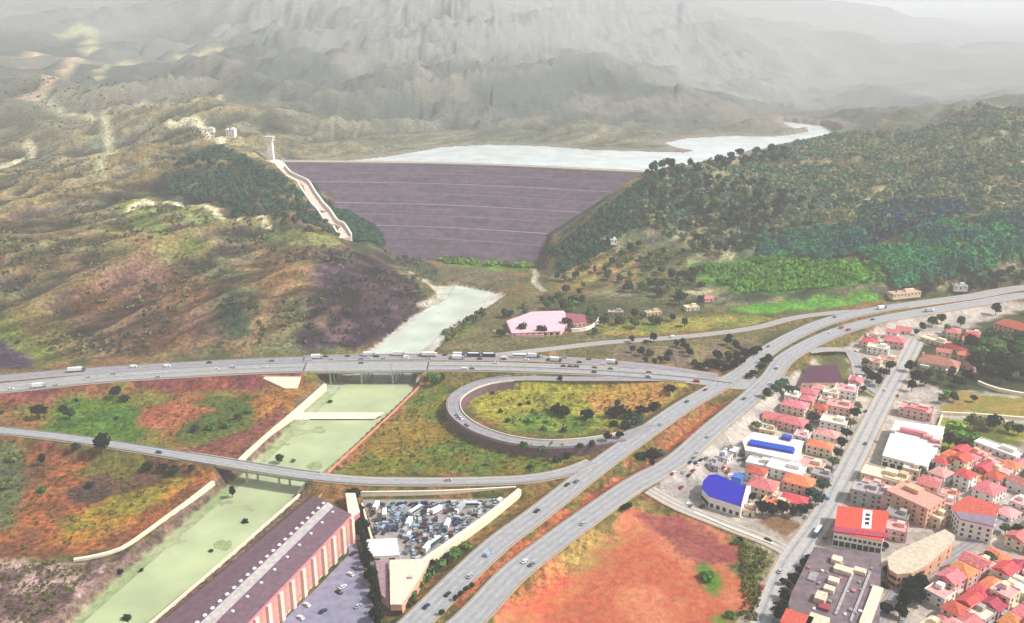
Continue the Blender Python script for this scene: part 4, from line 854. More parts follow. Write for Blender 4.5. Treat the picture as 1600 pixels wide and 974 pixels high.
for k in range(nb + 1):
    p = far(E1, E2, k / nb) + nE * .8; MB().box((p[0], p[1], -1), (2.6, 1.5, zt - 2.5), ang).build('pilaster', PNK, r)
for k in range(nb):
    for f in range(4):
        p = far(E1, E2, (k + .5) / nb) + nE * .06; o = MB().box((p[0], p[1], 1.2 + f * 4.0), (Lf / nb - 3.9, .14, 3.7), ang).build('window', FGL, r)
    p = far(E1, E2, (k + .5) / nb) + nE * .1; MB().box((p[0], p[1], .2), (.5, .3, zt - 4), ang).build('mullion_panel', FGL, r)
nv = 30
for k in range(nv):
    p = far(B1, B2, (k + .5) / nv) - (B1 - A1) * 0.16; q = MB().cyl((p[0], p[1], zt - 2.9), .75, 1.3, 10).cyl((p[0], p[1], zt - 1.6), 1.15, .7, 10, r2=.3).build('roof_vent', mat('white vent cowl', (235, 235, 235), .5, .05, 1), r)
for k in range(14):
    p = far(D1, D2, (k + .5) / 14) + (E1 - D1) * .2; MB().box((p[0], p[1], zt - 1.0), (1.6, 1.6, 1.3), ang, taper=.7).build('skylight', mat('white vent cowl', (235, 235, 235), .5, .05, 1), r)
for k in range(26):
    p = far(A1, A2, (k + .5) / 26) + (A1 - B1) / np.linalg.norm(A1 - B1) * .06; MB().box((p[0], p[1], 7), (3.0, .14, 2.6), ang).build('window', GLASS, r)
LM['the long pink building'] = tuple(c0 + (E1 + E2) / 2)
# paved yard in front of it
YARD = poly([(560, 870), (572, 900), (592, 990), (600, 1040), (380, 1040), (440, 974), (500, 915), (545, 868), (543, 800), (552, 800)], .12)
flat('parking_yard_pavement', YARD, .55, mat('blue grey yard asphalt', (132, 130, 150), .85, .2, .25))
bl = at(549, 790, 0); c_, pg = local([(540, 772), (555, 772), (562, 800), (546, 812)], 9)
r = thing('gate_lodge', (c_[0], c_[1], 0), 0, 'rose pink end block between the long pink building and the scrapyard', 'building'); MB().prism(pg, -1, 9).build('wall', PNKD, r); MB().prism(pg * 1.04, 9.003, 9.4).build('roof', PNK, r); openings(r, pg, 2, 2, 3); openings(r, pg, 1, 2, 3)

# scrapyard: cream walls, white shed, tan warehouse
def ywall(pts, label, h=4.0, m=CREAM, name='yard_wall', w=.9):
    ln = smooth_line([(*at(x, y, 0), 0) for x, y in pts], 10) if len(pts) > 2 else np.array([(*at(x, y, 0), 0) for x, y in pts]); mid = ln.mean(0); r = thing(name, (mid[0], mid[1], 0), 0, label, 'wall'); l = ln - mid
    MB().beam(l, -w / 2, w / 2, -1, h).build('wall_body', m, r); MB().beam(l, -w / 2 - .12, w / 2 + .12, h, h + .2).build('coping', m, r); return r
BR = mat('bright cream render', (240, 226, 198), .8, .08, .4)
ywall([(562, 779), (690, 777), (806, 771)], 'long cream wall closing the scrapyard on the ramp side', 4.5, BR)
ywall([(812, 776), (760, 818), (690, 868), (655, 893)], 'bright cream wall between scrapyard and left carriageway', 5.0, BR, w=2.4)
ywall([(566, 792), (585, 860), (602, 905), (618, 960)], 'low tan wall behind the black row of trees', 2.5, CREAM)
DRV = flat('scrapyard_ground', poly([(566, 782), (806, 775), (655, 892), (612, 950), (600, 880)], .1), .5, mat('oily gravel', (150, 144, 140), .95, .2, .2))
r, pg, c = hall('scrapyard_shed', [(572, 844), (620, 842), (624, 868), (578, 870)], 5, 5, WALLS['white'], ROOFS['white'], 'pale grey roofed shed at the lower corner of the scrapyard', 'shed'); openings(r, pg, 2, 2, .3, 3, 3.4, 'roller_door', DOOR); openings(r, pg, 1, 2, 2)
r, pg, c = hall('warehouse', [(609, 876), (672, 874), (655, 905), (628, 945), (610, 945)], 7, 7, WALLS['salmon'], mat('pale salmon roof screed', (234, 204, 184), .85, .1, .3), 'salmon flat-roofed warehouse wedged between scrapyard and motorway', 'warehouse')
for i in (2, 3): openings(r, pg, i, 2, .3, 3, 3.4, 'roller_door', DOOR)
MB().box((2, 2, 7.31), (2, 2, 1.4)).build('roof_unit', CONC, r)
r, pg, c = hall('annexe', [(586, 876), (607, 878), (608, 940), (596, 930)], 4.5, 4, WALLS['pink'], roofm('dull mauve roofing', (150, 124, 126)), 'dull mauve roofed annexe beside the salmon warehouse', 'building'); openings(r, pg, 0, 2, 1.4); openings(r, pg, 3, 3, 1.4)
LM2 = {'the scrapyard': at(680, 820)}

# supermarket
r, pg, c = hall('supermarket', [(1399, 658), (1476, 668), (1449, 730), (1379, 712)], 8, 8, WALLS['white'], mat('white membrane roof', (244, 244, 240), .8, .06, .2), 'big white flat-roofed supermarket beside the town road', 'supermarket')
openings(r, pg, 2, 6, 1, 3, 3); openings(r, pg, 3, 4, 1, 3, 3); openings(r, pg, 2, 8, 5, 1.6, 1.2)
for (x0, y0, w_, d_, h_, m_) in ((5, 11, 17, 3.4, 3, ROOFS['rose']), (12, 4, 6, 4, 2.6, ROOFS['faded pink']), (14, -2, 6, 3, 2.2, ROOFS['rose']), (13, -8, 4, 2.4, 1.6, CONC), (-8, 14, 4, 3, 1.8, CONC)): MB().box((x0, y0, 8.31), (w_, d_, h_), a_town - R(90)).build('roof_block', m_, r)
x, y = at(1432, 640, 5); o = house(x, y, 22, 12, 2, a_town - R(90), 'pink', 'faded pink', 'flat', 'shop_block', label='pink and white block with rose trim behind the white supermarket', cat='building'); MB().box((0, -3, 6.31), (14, 3, 1.4)).build('roof_awning', ROOFS['rose'], o)
# red hall with a white panel
r, pg, c = hall('red_roofed_hall', [(1309, 791), (1389, 800), (1379, 846), (1303, 832)], 9, 9, WALLS['white'], roofm('bright red roof sheets', (226, 84, 66)), 'red flat-roofed hall with a white panel and black skylights, white walls', 'hall')
d_, n_ = (pg[1] - pg[0]), (pg[3] - pg[0]); W = lambda u, v: tuple(pg[0] + d_ * u + n_ * v)
MB().prism([W(.50, .05), W(.68, .05), W(.68, .75), W(.50, .75)], 9.31, 9.5).build('white_roof_panel', ROOFS['white'], r)
for k in range(3): MB().prism([W(.56, .2 + .16 * k), W(.64, .2 + .16 * k), W(.64, .29 + .16 * k), W(.56, .29 + .16 * k)], 9.51, 9.8).build('skylight', GLASS, r)
MB().prism([W(-.01, .84), W(1.01, .84), W(1.01, 1.02), W(-.01, 1.02)], 9.31, 10.0).build('roof_band', ROOFS['crimson'], r); openings(r, pg, 2, 8, 1, 2.6, 3.2); openings(r, pg, 2, 10, 5.6, 1.6, 1.6); openings(r, pg, 3, 5, 2, 2, 2)
# grey market roof
r, pg, c = hall('covered_market', [(1272, 856), (1376, 866), (1372, 1030), (1212, 1030), (1236, 930)], 6, 6, WALLS['tan'], mat('mottled mauve roof', (116, 100, 106), .85, .3, .25), 'large mauve-grey flat market roof dotted with pale stair heads at the bottom of the photo', 'market hall')
for i in range(len(pg)): openings(r, pg, i, 7, 1, 2.2, 2.4)
def onroof(px, py, w_, d_, h_, m_, nm, rz=0, z=6.31, zb=6.31): x, y = at(px, py, z + h_); MB().box((x - c[0], y - c[1], zb), (w_, d_, h_), a_town2 - R(90) + rz).build(nm, m_, r)
for q in ((1318, 888, 9, 5, 2.5), (1308, 872, 5, 5, 2.5), (1344, 890, 6, 4, 2), (1303, 905, 5, 4, 2), (1283, 930, 5, 7, 3), (1296, 918, 5, 4, 2.4)): onroof(*q, ROOFS['cream'], 'stair_head')
for q in ((1245, 968, 13, 12, 2.6, ROOFS['red']), (1278, 970, 9, 10, 2.6, ROOFS['cream']), (1320, 925, 1.2, 40, .7, ROOFS['grey']), (1345, 930, 1.2, 46, .7, ROOFS['grey']), (1362, 945, 5, 34, 1.4, ROOFS['cream']), (1288, 947, 5, 4, 1.5, ROOFS['crimson']), (1270, 900, 4, 8, .6, ROOFS['grey'])): onroof(*q, 'roof_block')
rr = random.Random(8)
for k in range(26): onroof(rr.uniform(1262, 1365), rr.uniform(872, 968), rr.uniform(.8, 2.2), rr.uniform(.8, 2.2), rr.uniform(.5, 1.2), rr.choice([ROOFS['white'], ROOFS['grey'], ROOFS['rose'], ROOFS['grey']]), 'roof_unit')
# tan curved school
r, pg, c = hall('school', [(1386, 872), (1400, 862), (1476, 828), (1492, 838), (1490, 848), (1448, 884), (1425, 896), (1402, 898), (1390, 890)], 9, 9, WALLS['salmon'], mat('tan ribbed roofing', (198, 184, 162), .85, .18, .5), 'tan building with a rounded lower corner at the bend of the lane', 'school')
for i in range(2, 9): openings(r, pg, i, 3, 1.2, 1.5, 1.8); openings(r, pg, i, 3, 5, 1.5, 1.8)
# red and violet roofed block with white yard wall
r, pg, c = hall('apartment_block', [(1486, 792), (1512, 775), (1562, 790), (1552, 824), (1500, 812)], 11, 11, WALLS['white'], ROOFS['red'], 'white-walled block with a roof half bright red half violet grey', 'building')
MB().prism([pg[4] * 1.0, pg[3] * 1.0, (pg[3] * .55 + pg[2] * .45), (pg[4] * .45 + pg[0] * .55)], 11.31, 11.6).build('violet_roof_half', mat('violet grey roofing', (136, 118, 138), .8, .15, .4), r)
for i in range(5):
    for z in (1.2, 4.4, 7.6): openings(r, pg, i, 4, z, 1.4, 1.6)
# blue sheds
BLUE = roofm('deep blue roof sheets', (28, 52, 172)); BLW = WALLS['white']
r, pg, c = hall('blue_roofed_warehouse', [(1160, 688), (1178, 676), (1256, 690), (1246, 722), (1165, 704)], 5, 5, BLW, ROOFS['white'], 'white building with a long deep blue roof strip and a small blue cube behind', 'warehouse')
x, y = at(1205, 697, 6.5); MB().box((x - c[0], y - c[1], 5.31), (30, 7.5, 1.8), math.atan2(*(pg[2] - pg[1])[::-1]), taper=.93).build('blue_roof', BLUE, r); x, y = at(1229, 685, 6); MB().box((x - c[0], y - c[1], 5.31), (6, 5, 2.4), a_town - R(90)).build('blue_roof_cube', roofm('mid blue roof', (58, 92, 190)), r)
for i in (3, 4): openings(r, pg, i, 5, .8, 2, 2.4)
x, y = at(1186, 728, 4); LM['the low white sheds'] = (x, y)
r, pg, c = hall('round_ended_blue_hall', [(1097, 764), (1099, 752), (1108, 743), (1120, 742), (1166, 762), (1158, 792), (1108, 776)], 7.5, 7, BLW, BLUE, 'deep blue curved-ended hall with white rim beside the junction', 'hall')
MB().prism([pg[4] * 1.0, pg[5], pg[5] * .9 + np.array([2, 0]) + (pg[4] - pg[5]) * .0, pg[4] + np.array([3.0, .5])], 0, 8.6).build('white_end_wall', BLW, r)
for i in (5, 6, 0): openings(r, pg, i, 5, .8, 2, 2.6)
x, y = at(1152, 750, 6); MB().box((x - c[0], y - c[1], 0), (6, 6, 9), a_town - R(90)).build('blue_tower', roofm('mid blue roof', (58, 92, 190)), r)
# violet-roofed hall by the motorway, villa, pink house
r, pg, c = hall('violet_roofed_hall', [(1262, 572), (1308, 571), (1318, 598), (1252, 598)], 5, 5, WALLS['cream'], roofm('dark plum roof sheets', (92, 48, 76)), 'low hall with a dark plum roof beneath the motorway', 'hall'); openings(r, pg, 2, 6, .8); openings(r, pg, 1, 3, .8)
x, y = at(1468, 566, 4); r = thing('villa', (x, y, gz(x, y)), a_town - R(96), 'broad low villa with a brown hipped roof and cream walls among trees', 'villa'); MB().box((0, 0, -1), (30, 17, 5.5)).build('wall', WALLS['cream'], r); hip(MB(), 30, 17, 4.503, 4.5).build('roof', ROOFS['brown'], r)
MB().box((11, -10.6, -1), (7, 4, 4)).build('porch', WALLS['white'], r); MB().box((-9, -10, -1), (7, 3, 3.6)).build('porch', WALLS['white'], r); MB().box((-14, 3, 4), (1.2, 1.2, 4.6)).build('chimney', WALLS['cream'], r)
for k in range(6): MB().box((-12.5 + 5 * k, -8.52, 1.1), (1.6, .14, 1.7)).build('window', GLASS, r)
FOOT.append((x, y, 18))
x, y = at(1398, 534, 4); house(x, y, 17, 13, 2, a_town - R(90), 'pink', 'rose', 'hip', 'house', label='tall pink house with pink roof at the top of the town road', cat='house')
# compound north of the highway
r, pg, c = hall('pink_roofed_depot', [(792, 502), (830, 488), (880, 486), (892, 500), (876, 518), (800, 521)], 4, 4, WALLS['pink'], mat('pale pink roof', (240, 184, 196), .8, .1, .15), 'long depot with a pale pink roof between hillside and highway', 'depot'); openings(r, pg, 4, 8, .8, 2.4, 2.2)
r, pg, c = hall('maroon_roofed_house', [(884, 490), (914, 492), (916, 503), (890, 506)], 4.6, 4, WALLS['pink'], roofm('maroon roof tiles', (158, 92, 110)), 'maroon-roofed building at the right end of the pink depot', 'building'); openings(r, pg, 2, 4, 1.2)
ywall([(893, 519), (915, 517), (932, 508), (937, 497)], 'white curving boundary wall right of the pink depot', 3, WALLS['white'], w=1.4)
ywall([(770, 520), (800, 527), (850, 527)], 'low pale wall in front of the pink depot', 2.2, WALLS['pink'])
for px, py, w_, d_, wl_, rf_, ty, lab in ((958, 384, 7, 6, 'white', 'white', 'flat', 'tiny white hut alone on the green slope right of the dam'), (1412, 464, 34, 9, 'cream', 'faded pink', 'flat', 'long low cream building with pink roof behind the motorway curve'), (1080, 484, 14, 8, 'cream', 'cream', 'flat', 'small cream farm building in the greenery above the exit road'),
                                          (1020, 492, 16, 7, 'tan', 'cream', 'flat', 'low tan farm shed right of the pink depot'), (1105, 470, 10, 8, 'pink', 'rose', 'gable', 'small pink farmhouse below the bright green orchard'), (962, 492, 15, 7, 'grey', 'cream', 'flat', 'long grey farm shed behind the white curving wall'), (1498, 456, 14, 7, 'white', 'grey', 'flat', 'little white house behind the motorway near the right edge'),
                                          (362, 213, 12, 12, 'white', 'white', 'flat', 'white control house on the hill above the spillway'), (326, 205, 18, 10, 'white', 'cream', 'flat', 'low white building on the hill road left of the control house')):
    x, y, z = hit(px, py); house(x, y, w_, d_, 3 if px == 362 else 1, 0 if px < 900 else R(rr.uniform(-10, 20)), wl_, rf_, ty, 'hut' if px == 958 else 'building', z, lab, 'building')
ywall([(1528, 600), (1560, 612), (1640, 626)], 'bright cream wall along the wooded plot at the right edge', 2.6, BR, w=2)
ywall([(1470, 648), (1540, 652), (1640, 660)], 'long cream field wall across the grassy plot at the right', 2.2, BR, w=1.4)
ywall([(1472, 652), (1462, 680), (1455, 712)], 'cream wall behind the white supermarket', 2.2, CREAM)
ywall([(1066, 793), (1130, 822), (1208, 852)], 'low cream roadside wall above the red field', .8, BR, w=1.2)

FOOT += [(*at(1205, 700), 20), (*at(1185, 696), 12), (*at(1225, 706), 12), (*at(1130, 768), 20), (*at(1112, 755), 12), (*at(1152, 778), 12), (*at(1345, 815), 20), (*at(1320, 820), 14), (*at(1425, 690), 22), (*at(1410, 712), 18), (*at(1440, 665), 20), (*at(1440, 865), 18), (*at(1420, 880), 14), (*at(1468, 848), 14), (*at(1285, 585), 22)]
RFS = [('red', 'hip'), ('rose', 'hip'), ('rose', 'gable'), ('faded pink', 'flat'), ('white', 'flat'), ('cream', 'flat'), ('orange', 'hip'), ('faded pink', 'hip'), ('white', 'flat'), ('grey', 'flat')]
infill([(1205, 640), (1280, 606), (1340, 600), (1362, 625), (1330, 690), (1290, 775), (1262, 800), (1170, 796), (1176, 745), (1150, 735), (1165, 690)], a_town - R(90), 11.6, 10.8, ['white', 'cream', 'pink', 'white', 'salmon'], RFS, 41)
infill([(1350, 730), (1400, 742), (1478, 735), (1490, 790), (1470, 830), (1400, 850), (1392, 800), (1325, 786)], a_town - R(90), 11.4, 10.8, ['white', 'cream', 'pink', 'grey', 'salmon'], RFS, 42, stor=(2, 2, 3))
infill([(1445, 530), (1520, 505), (1530, 540), (1500, 590), (1440, 590), (1430, 560)], a_town - R(90), 15, 14, ['white', 'cream', 'pink'], RFS, 43)
infill([(1370, 520), (1425, 505), (1418, 530), (1400, 575), (1350, 580), (1350, 540)], a_town - R(90), 13, 12, ['white', 'cream', 'pink'], RFS, 44)
infill([(1500, 690), (1640, 690), (1640, 720), (1490, 722)], a_lane, 14, 12.5, ['white', 'cream', 'pink'], RFS, 45)
infill([(1560, 770), (1640, 770), (1640, 790), (1560, 850), (1500, 860), (1545, 825)], a_lane, 13, 12, ['white', 'cream', 'pink'], RFS, 46)
infill([(1070, 735), (1165, 690), (1178, 720), (1130, 738), (1090, 745), (1060, 770)], a_mot, 13, 11, ['white', 'grey', 'white'], [('white', 'flat'), ('grey', 'flat'), ('faded pink', 'flat')], 47, size=(8, 11), stor=(1,))

# ------------------------------------------------------------------ vehicles
TYRE = mat('black tyre rubber', (28, 28, 30), .9, .1, 3); PAINTS = {'white': (238, 240, 240), 'silver': (176, 182, 188), 'black': (36, 38, 44), 'dark blue': (38, 52, 98), 'red': (170, 46, 44), 'grey': (108, 112, 118), 'teal': (70, 112, 116), 'maroon': (92, 38, 50), 'pale blue': (150, 172, 200), 'brown': (120, 92, 76)}
PM = {k: mat(k + ' car paint', v, .3, .04, 1, spec=.6) for k, v in PAINTS.items()}
def extrude(q, prof, w, mi=0):
    n = len(prof); return q.add([(x, -w / 2, z) for x, z in prof] + [(x, w / 2, z) for x, z in prof], [tuple(range(n)), tuple(range(n, 2 * n))[::-1]] + [(i, n + i, n + (i + 1) % n, (i + 1) % n) for i in range(n)], mi)
_protos = {}
def vehicle(kind, col):
    if (kind, col) in _protos: return _protos[kind, col]
    m = PM[col]; r = thing({'car': 'car', 'van': 'van', 'truck': 'box_truck', 'bus': 'bus', 'tanker': 'flatbed_truck'}[kind], (0, 0, -500))
    if kind == 'car':
        extrude(MB(), [(-2.15, .3), (2.15, .3), (2.2, .72), (1.2, .92), (-1.6, .95), (-2.18, .86)], 1.76).build('body', m, r)
        q = MB(); a = [(-1.75, -.8, .9), (1.25, -.8, .9), (1.25, .8, .9), (-1.75, .8, .9), (-1.25, -.66, 1.4), (.45, -.66, 1.4), (.45, .66, 1.4), (-1.25, .66, 1.4)]
        q.add(a, [(0, 1, 5, 4), (1, 2, 6, 5), (2, 3, 7, 6), (3, 0, 4, 7)]); q.build('windows', GLASS, r); MB().box((-.4, 0, 1.395), (1.75, 1.36, .06)).build('roof', m, r)
        WH = [(-1.35, .34), (1.35, .34)]; ww = .82
    elif kind == 'van':
        extrude(MB(), [(-2.4, .35), (2.4, .35), (2.45, .95), (1.9, 1.2), (1.4, 2.0), (-2.4, 2.05)], 1.9).build('body', m, r); MB().box((1.3, 0, 1.28), (.9, 1.93, .5)).build('windows', GLASS, r); WH = [(-1.5, .36), (1.5, .36)]; ww = .88
    elif kind == 'truck':
        MB().box((3.4, 0, .6), (2.2, 2.4, 2.3), taper=.94).build('cab', m, r); MB().box((4.42, 0, 1.75), (.2, 2.1, .8)).build('windscreen', GLASS, r); MB().box((-1.6, 0, .95), (7.4, 2.5, 2.7)).build('cargo_box', PM['white'] if col != 'white' else PM['silver'], r); MB().box((-.2, 0, .6), (9.4, 1.2, .32)).build('chassis', TYRE, r); WH = [(-4.2, .5), (-3.1, .5), (3.3, .5)]; ww = 1.1
    elif kind == 'bus':
        MB().box((0, 0, .4), (11.5, 2.5, 2.7), taper=.97).build('body', m, r); MB().box((0, 0, 1.5), (11.1, 2.54, .95)).build('windows', GLASS, r); MB().box((0, 0, 3.1), (9, 1.9, .2)).build('roof_unit', PM['white'], r); WH = [(-3.6, .5), (3.9, .5)]; ww = 1.12
    else:
        MB().box((5.4, 0, .6), (2.2, 2.5, 2.6), taper=.94).build('cab', m, r); MB().box((6.42, 0, 1.9), (.2, 2.1, .8)).build('windscreen', GLASS, r); MB().box((-1.4, 0, .9), (11.2, 2.5, .4)).build('flatbed', TYRE, r); MB().box((-1.2, 0, 1.3), (10.6, 2.5, 2.6)).build('load', PM['white'], r); WH = [(-5.6, .5), (-4.4, .5), (-3.2, .5), (3.4, .5), (5.2, .5)]; ww = 1.1
    for x, rad in WH:
        for s in (-1, 1): MB().wheel((x, s * ww, rad), rad, .28).build('wheel', TYRE, r)
    _protos[kind, col] = r; return r
_used = set()
def park(kind, col, x, y, z, rz, label=None, cat=None, group=None):
    src = vehicle(kind, col); key = (kind, col)
    if key not in _used: _used.add(key); o = src; o.location = (x, y, z); o.rotation_euler = (0, 0, rz)
    else: o = copy_thing(src, (x, y, z), rz, '')
    for k in ('label', 'group', 'category'):
        if k in o: del o[k]
    tag(o, label, cat or {'truck': 'truck', 'tanker': 'truck'}.get(kind, kind), group); return o
def onroad(line, px, off, kind, col, label=None, rev=False, group=None):
    s = pos(line, px); p, a = point(line, s); n = (-math.sin(a), math.cos(a)); return park(kind, col, p[0] + n[0] * off, p[1] + n[1] * off, p[2] + .02, a + (math.pi if rev else 0), label, group=group)
gm = 'vehicles driving on the motorway'
for ln, px, off, kd, cl_, lab in ((HWL, 838, 1.8, 'car', 'black', 'black car on the left carriageway above the scrapyard corner'), (HWL, 756, -1.5, 'van', 'pale blue', 'pale blue van on the left carriageway beside the scrapyard wall'), (HWL, 903, 1, 'car', 'grey', 'grey car on the left carriageway before the ramp merges'),
                                  (HWL, 1076, 2, 'car', 'teal', 'teal car on the left carriageway right of the yellow loop'), (HWL, 1030, -2.5, 'car', 'silver', 'silver car on the left carriageway near the loop exit'), (HWL, 672, 2.0, 'car', 'dark blue', 'dark blue car on the left carriageway at the bottom of the photo'), (HWL, 690, -2, 'car', 'black', 'black car on the left carriageway at the bottom of the photo'),
                                  (HWR, 1168, 2.5, 'car', 'teal', 'teal car on the right carriageway above the houses'), (HWR, 1100, -2.5, 'car', 'silver', 'silver car on the right carriageway beside the blue sheds'), (HWR, 820, 1, 'car', 'white', 'white car on the right carriageway beside the red field'), (HWR, 905, -2.5, 'car', 'silver', 'silver car on the right carriageway beside the red field'),
                                  (HWR, 1215, 0, 'van', 'silver', 'silver van on the right carriageway where the carriageways meet'), (HWR, 1300, 2, 'car', 'white', 'white car on the far motorway bend'), (HWL, 1380, 0, 'truck', 'dark blue', 'blue-cabbed box truck on the far motorway bend'), (HWR, 1450, -2, 'truck', 'white', 'white-cabbed box truck on the far motorway bend')):
    onroad(ln, px, off, kd, cl_, lab, group=gm)
g2 = 'vehicles on the highway and its side road'
for ln, px, off, kd, cl_, lab in ((HWA2, 117, 0, 'tanker', 'teal', 'long white lorry on the far side of the highway at the left'), (HWA2, 208, 1.5, 'van', 'white', 'white van on the side road behind the highway at the left'), (HWA2, 263, -2, 'van', 'white', 'white van following a second white van on the side road'), (HWA, 12, -4, 'car', 'white', 'white car on the highway at the left edge of the photo'),
                                  (HWA, 60, -6, 'truck', 'silver', 'silver-cabbed box truck on the near lanes at the left edge'), (HWA2, 330, 1.5, 'car', 'black', 'black car on the side road left of the bridges'), (HWA, 365, 5, 'van', 'silver', 'silver van on the highway left of the wide bridge'), (HWA2, 430, -1.5, 'car', 'teal', 'teal car on the side road just before the narrow bridge'),
                                  (HWA2, 500, 1.5, 'truck', 'silver', 'silver-cabbed truck at the left end of the narrow bridge'), (HWA2, 578, -1.5, 'car', 'white', 'white car halfway across the narrow bridge'), (HWA2, 590, 2, 'car', 'black', 'black car halfway across the narrow bridge'), (HWA2, 632, -1, 'van', 'white', 'white van near the right end of the narrow bridge'),
                                  (HWA2, 670, 2, 'tanker', 'white', 'long white lorry at the right end of the narrow bridge'), (HWA2, 702, -2, 'car', 'pale blue', 'pale blue car queued beside the lorries'), (HWA2, 716, 2.2, 'truck', 'maroon', 'maroon-cabbed truck in the queue on the side road'), (HWA2, 741, 2.4, 'bus', 'dark blue', 'dark blue bus in the queue on the side road'),
                                  (HWA2, 768, 2.4, 'bus', 'dark blue', 'second dark blue bus in the queue, nearest the green truck'), (HWA2, 790, -2, 'van', 'white', 'white van in the queue on the side road'), (HWA2, 812, 1.8, 'bus', 'white', 'white bus in the queue on the side road'), (HWA2, 840, 2, 'truck', 'teal', 'green-cabbed truck at the head of the queue'),
                                  (HWA2, 858, -2, 'car', 'black', 'black car at the head of the queue'), (HWA, 880, 5.5, 'car', 'black', 'black car above the yellow loop, leftmost of the line'), (HWA, 893, 5.5, 'car', 'dark blue', 'dark blue car above the yellow loop'), (HWA, 905, 5.5, 'van', 'grey', 'grey van above the yellow loop'), (HWA, 925, 5.5, 'car', 'grey', 'grey car above the yellow loop'),
                                  (HWA, 949, 5, 'car', 'teal', 'teal car above the yellow loop'), (HWA, 934, -4, 'car', 'black', 'black car on the near lanes above the yellow loop'), (HWA, 1012, -4, 'car', 'white', 'white car on the near lanes right of the yellow loop'), (HWA, 744, -5.5, 'car', 'grey', 'grey car where the loop ramp leaves the highway'), (HWA2, 960, -1, 'truck', 'brown', 'brown-cabbed truck behind the highway right of the depot'),
                                  (NEXT, 1050, 0, 'van', 'white', 'white van on the thin exit road above the highway'), (TOWN, 1388, 2.5, 'car', 'white', 'white car at the top of the town road'), (TOWN, 1345, -2.5, 'car', 'grey', 'grey car on the town road beside the supermarket'), (TOWN, 1300, 2.5, 'van', 'pale blue', 'pale blue van on the town road at the junction'),
                                  (TOWN, 1270, -3, 'bus', 'teal', 'teal bus stopped on the town road by the red-roofed hall'), (TOWN, 1225, 2.5, 'car', 'silver', 'silver car on the town road beside the red field'), (CROSS, 1206, 0, 'car', 'black', 'black car waiting where the cream side road meets the town road'), (LANE, 1450, 0, 'car', 'silver', 'silver car on the curved lane below the tan school'),
                                  (RAMP, 250, -1, 'car', 'dark blue', 'dark blue car on the ramp left of the slim bridge'), (RAMP, 700, 1, 'car', 'silver', 'silver car on the ramp above the scrapyard'), (LOOP, 0, 0, 'car', 'white', 'white car on the loop ramp') ):
    if ln is LOOP: p, a = point(LOOP, 215); park('car', 'white', p[0], p[1], p[2] + .02, a, lab, group=g2)
    else: onroad(ln, px, off, kd, cl_, lab, group=g2)
g6 = 'vehicles queued along the side road'; rq = random.Random(77)
for k in range(26):
    px = 486 + k * 19 + rq.uniform(-5, 5); kd = rq.choice(['car', 'car', 'van', 'truck', 'car']); cl_ = rq.choice(['white', 'silver', 'black', 'dark blue', 'pale blue', 'maroon', 'teal']); s_ = pos(HWA2, px); p, a = point(HWA2, s_); o_ = 4.3 if k % 2 else -4.2
    o = park(kd, cl_, p[0] - math.sin(a) * o_, p[1] + math.cos(a) * o_, p[2] + .02, a); register(o, f'{cl_} {kd} queued on the side road', kd, g6, {'the narrow bridge': at(560, 556), 'the bus queue': at(760, 556), 'the pink depot': at(930, 556)})
for k in range(22):
    ln, px = (HWA, rq.uniform(20, 1100)) if k < 12 else ((HWL, rq.uniform(680, 1400)) if k < 17 else (HWR, rq.uniform(760, 1400))); kd = rq.choice(['car', 'car', 'van']); cl_ = rq.choice(['white', 'silver', 'black', 'red', 'grey']); s_ = pos(ln, px); p, a = point(ln, s_); o_ = rq.choice([-3.6, 3.4] if ln is not HWA else [-7, 3.0, 7])
    o = park(kd, cl_, p[0] - math.sin(a) * o_, p[1] + math.cos(a) * o_, p[2] + .02, a); register(o, f'{cl_} {kd} in traffic', kd, g6.replace('queued along the side road', 'in moving traffic'), {'the wide bridge': at(560, 576), 'the yellow loop': at(880, 585), 'the long white lorry': at(117, 583), 'the blue sheds': at(1080, 690), 'the red field': at(850, 880), 'the motorway bend': at(1350, 500)})
# scrapyard stock
rr = random.Random(21); SCR = poly([(570, 788), (792, 781), (655, 885), (630, 868), (622, 838), (582, 838)], 0)
dn = (np.array(at(650, 800)) - np.array(at(570, 800))); a0 = math.atan2(dn[1], dn[0]); cs = SCR.mean(0); n_s = 0
placed = []
for t_ in range(9000):
    if n_s >= 215: break
    x, y = rr.uniform(*np.array([SCR[:, 0].min(), SCR[:, 0].max()])), rr.uniform(SCR[:, 1].min(), SCR[:, 1].max())
    big = t_ < 60; need = 7.0 if big else 3.1
    if sdf(SCR, np.array([x]), np.array([y]))[0] > (-4 if big else -2) or any(math.hypot(x - a, y - b) < max(need, q) for a, b, q in placed): continue
    if big and n_s >= 14: continue
    kd = rr.choice(['truck', 'van', 'truck', 'bus']) if big else rr.choice(['car'] * 6 + ['van'] * 2); cl_ = rr.choice(['silver', 'white', 'grey', 'dark blue', 'black', 'pale blue', 'maroon', 'brown', 'teal', 'silver', 'grey', 'pale blue']); placed.append((x, y, 5.2 if big else 3.1))
    park(kd, cl_, x, y, .5, rr.choice([R(90), R(80), R(0), R(60)]) + R(rr.uniform(-16, 16)) + (math.pi if rr.random() < .5 else 0), f'scrapped {cl_} {kd} packed inside the walled triangular scrapyard', group=f'scrapped {cl_} {kd}s in the yard'); n_s += 1
print('scrap', n_s)
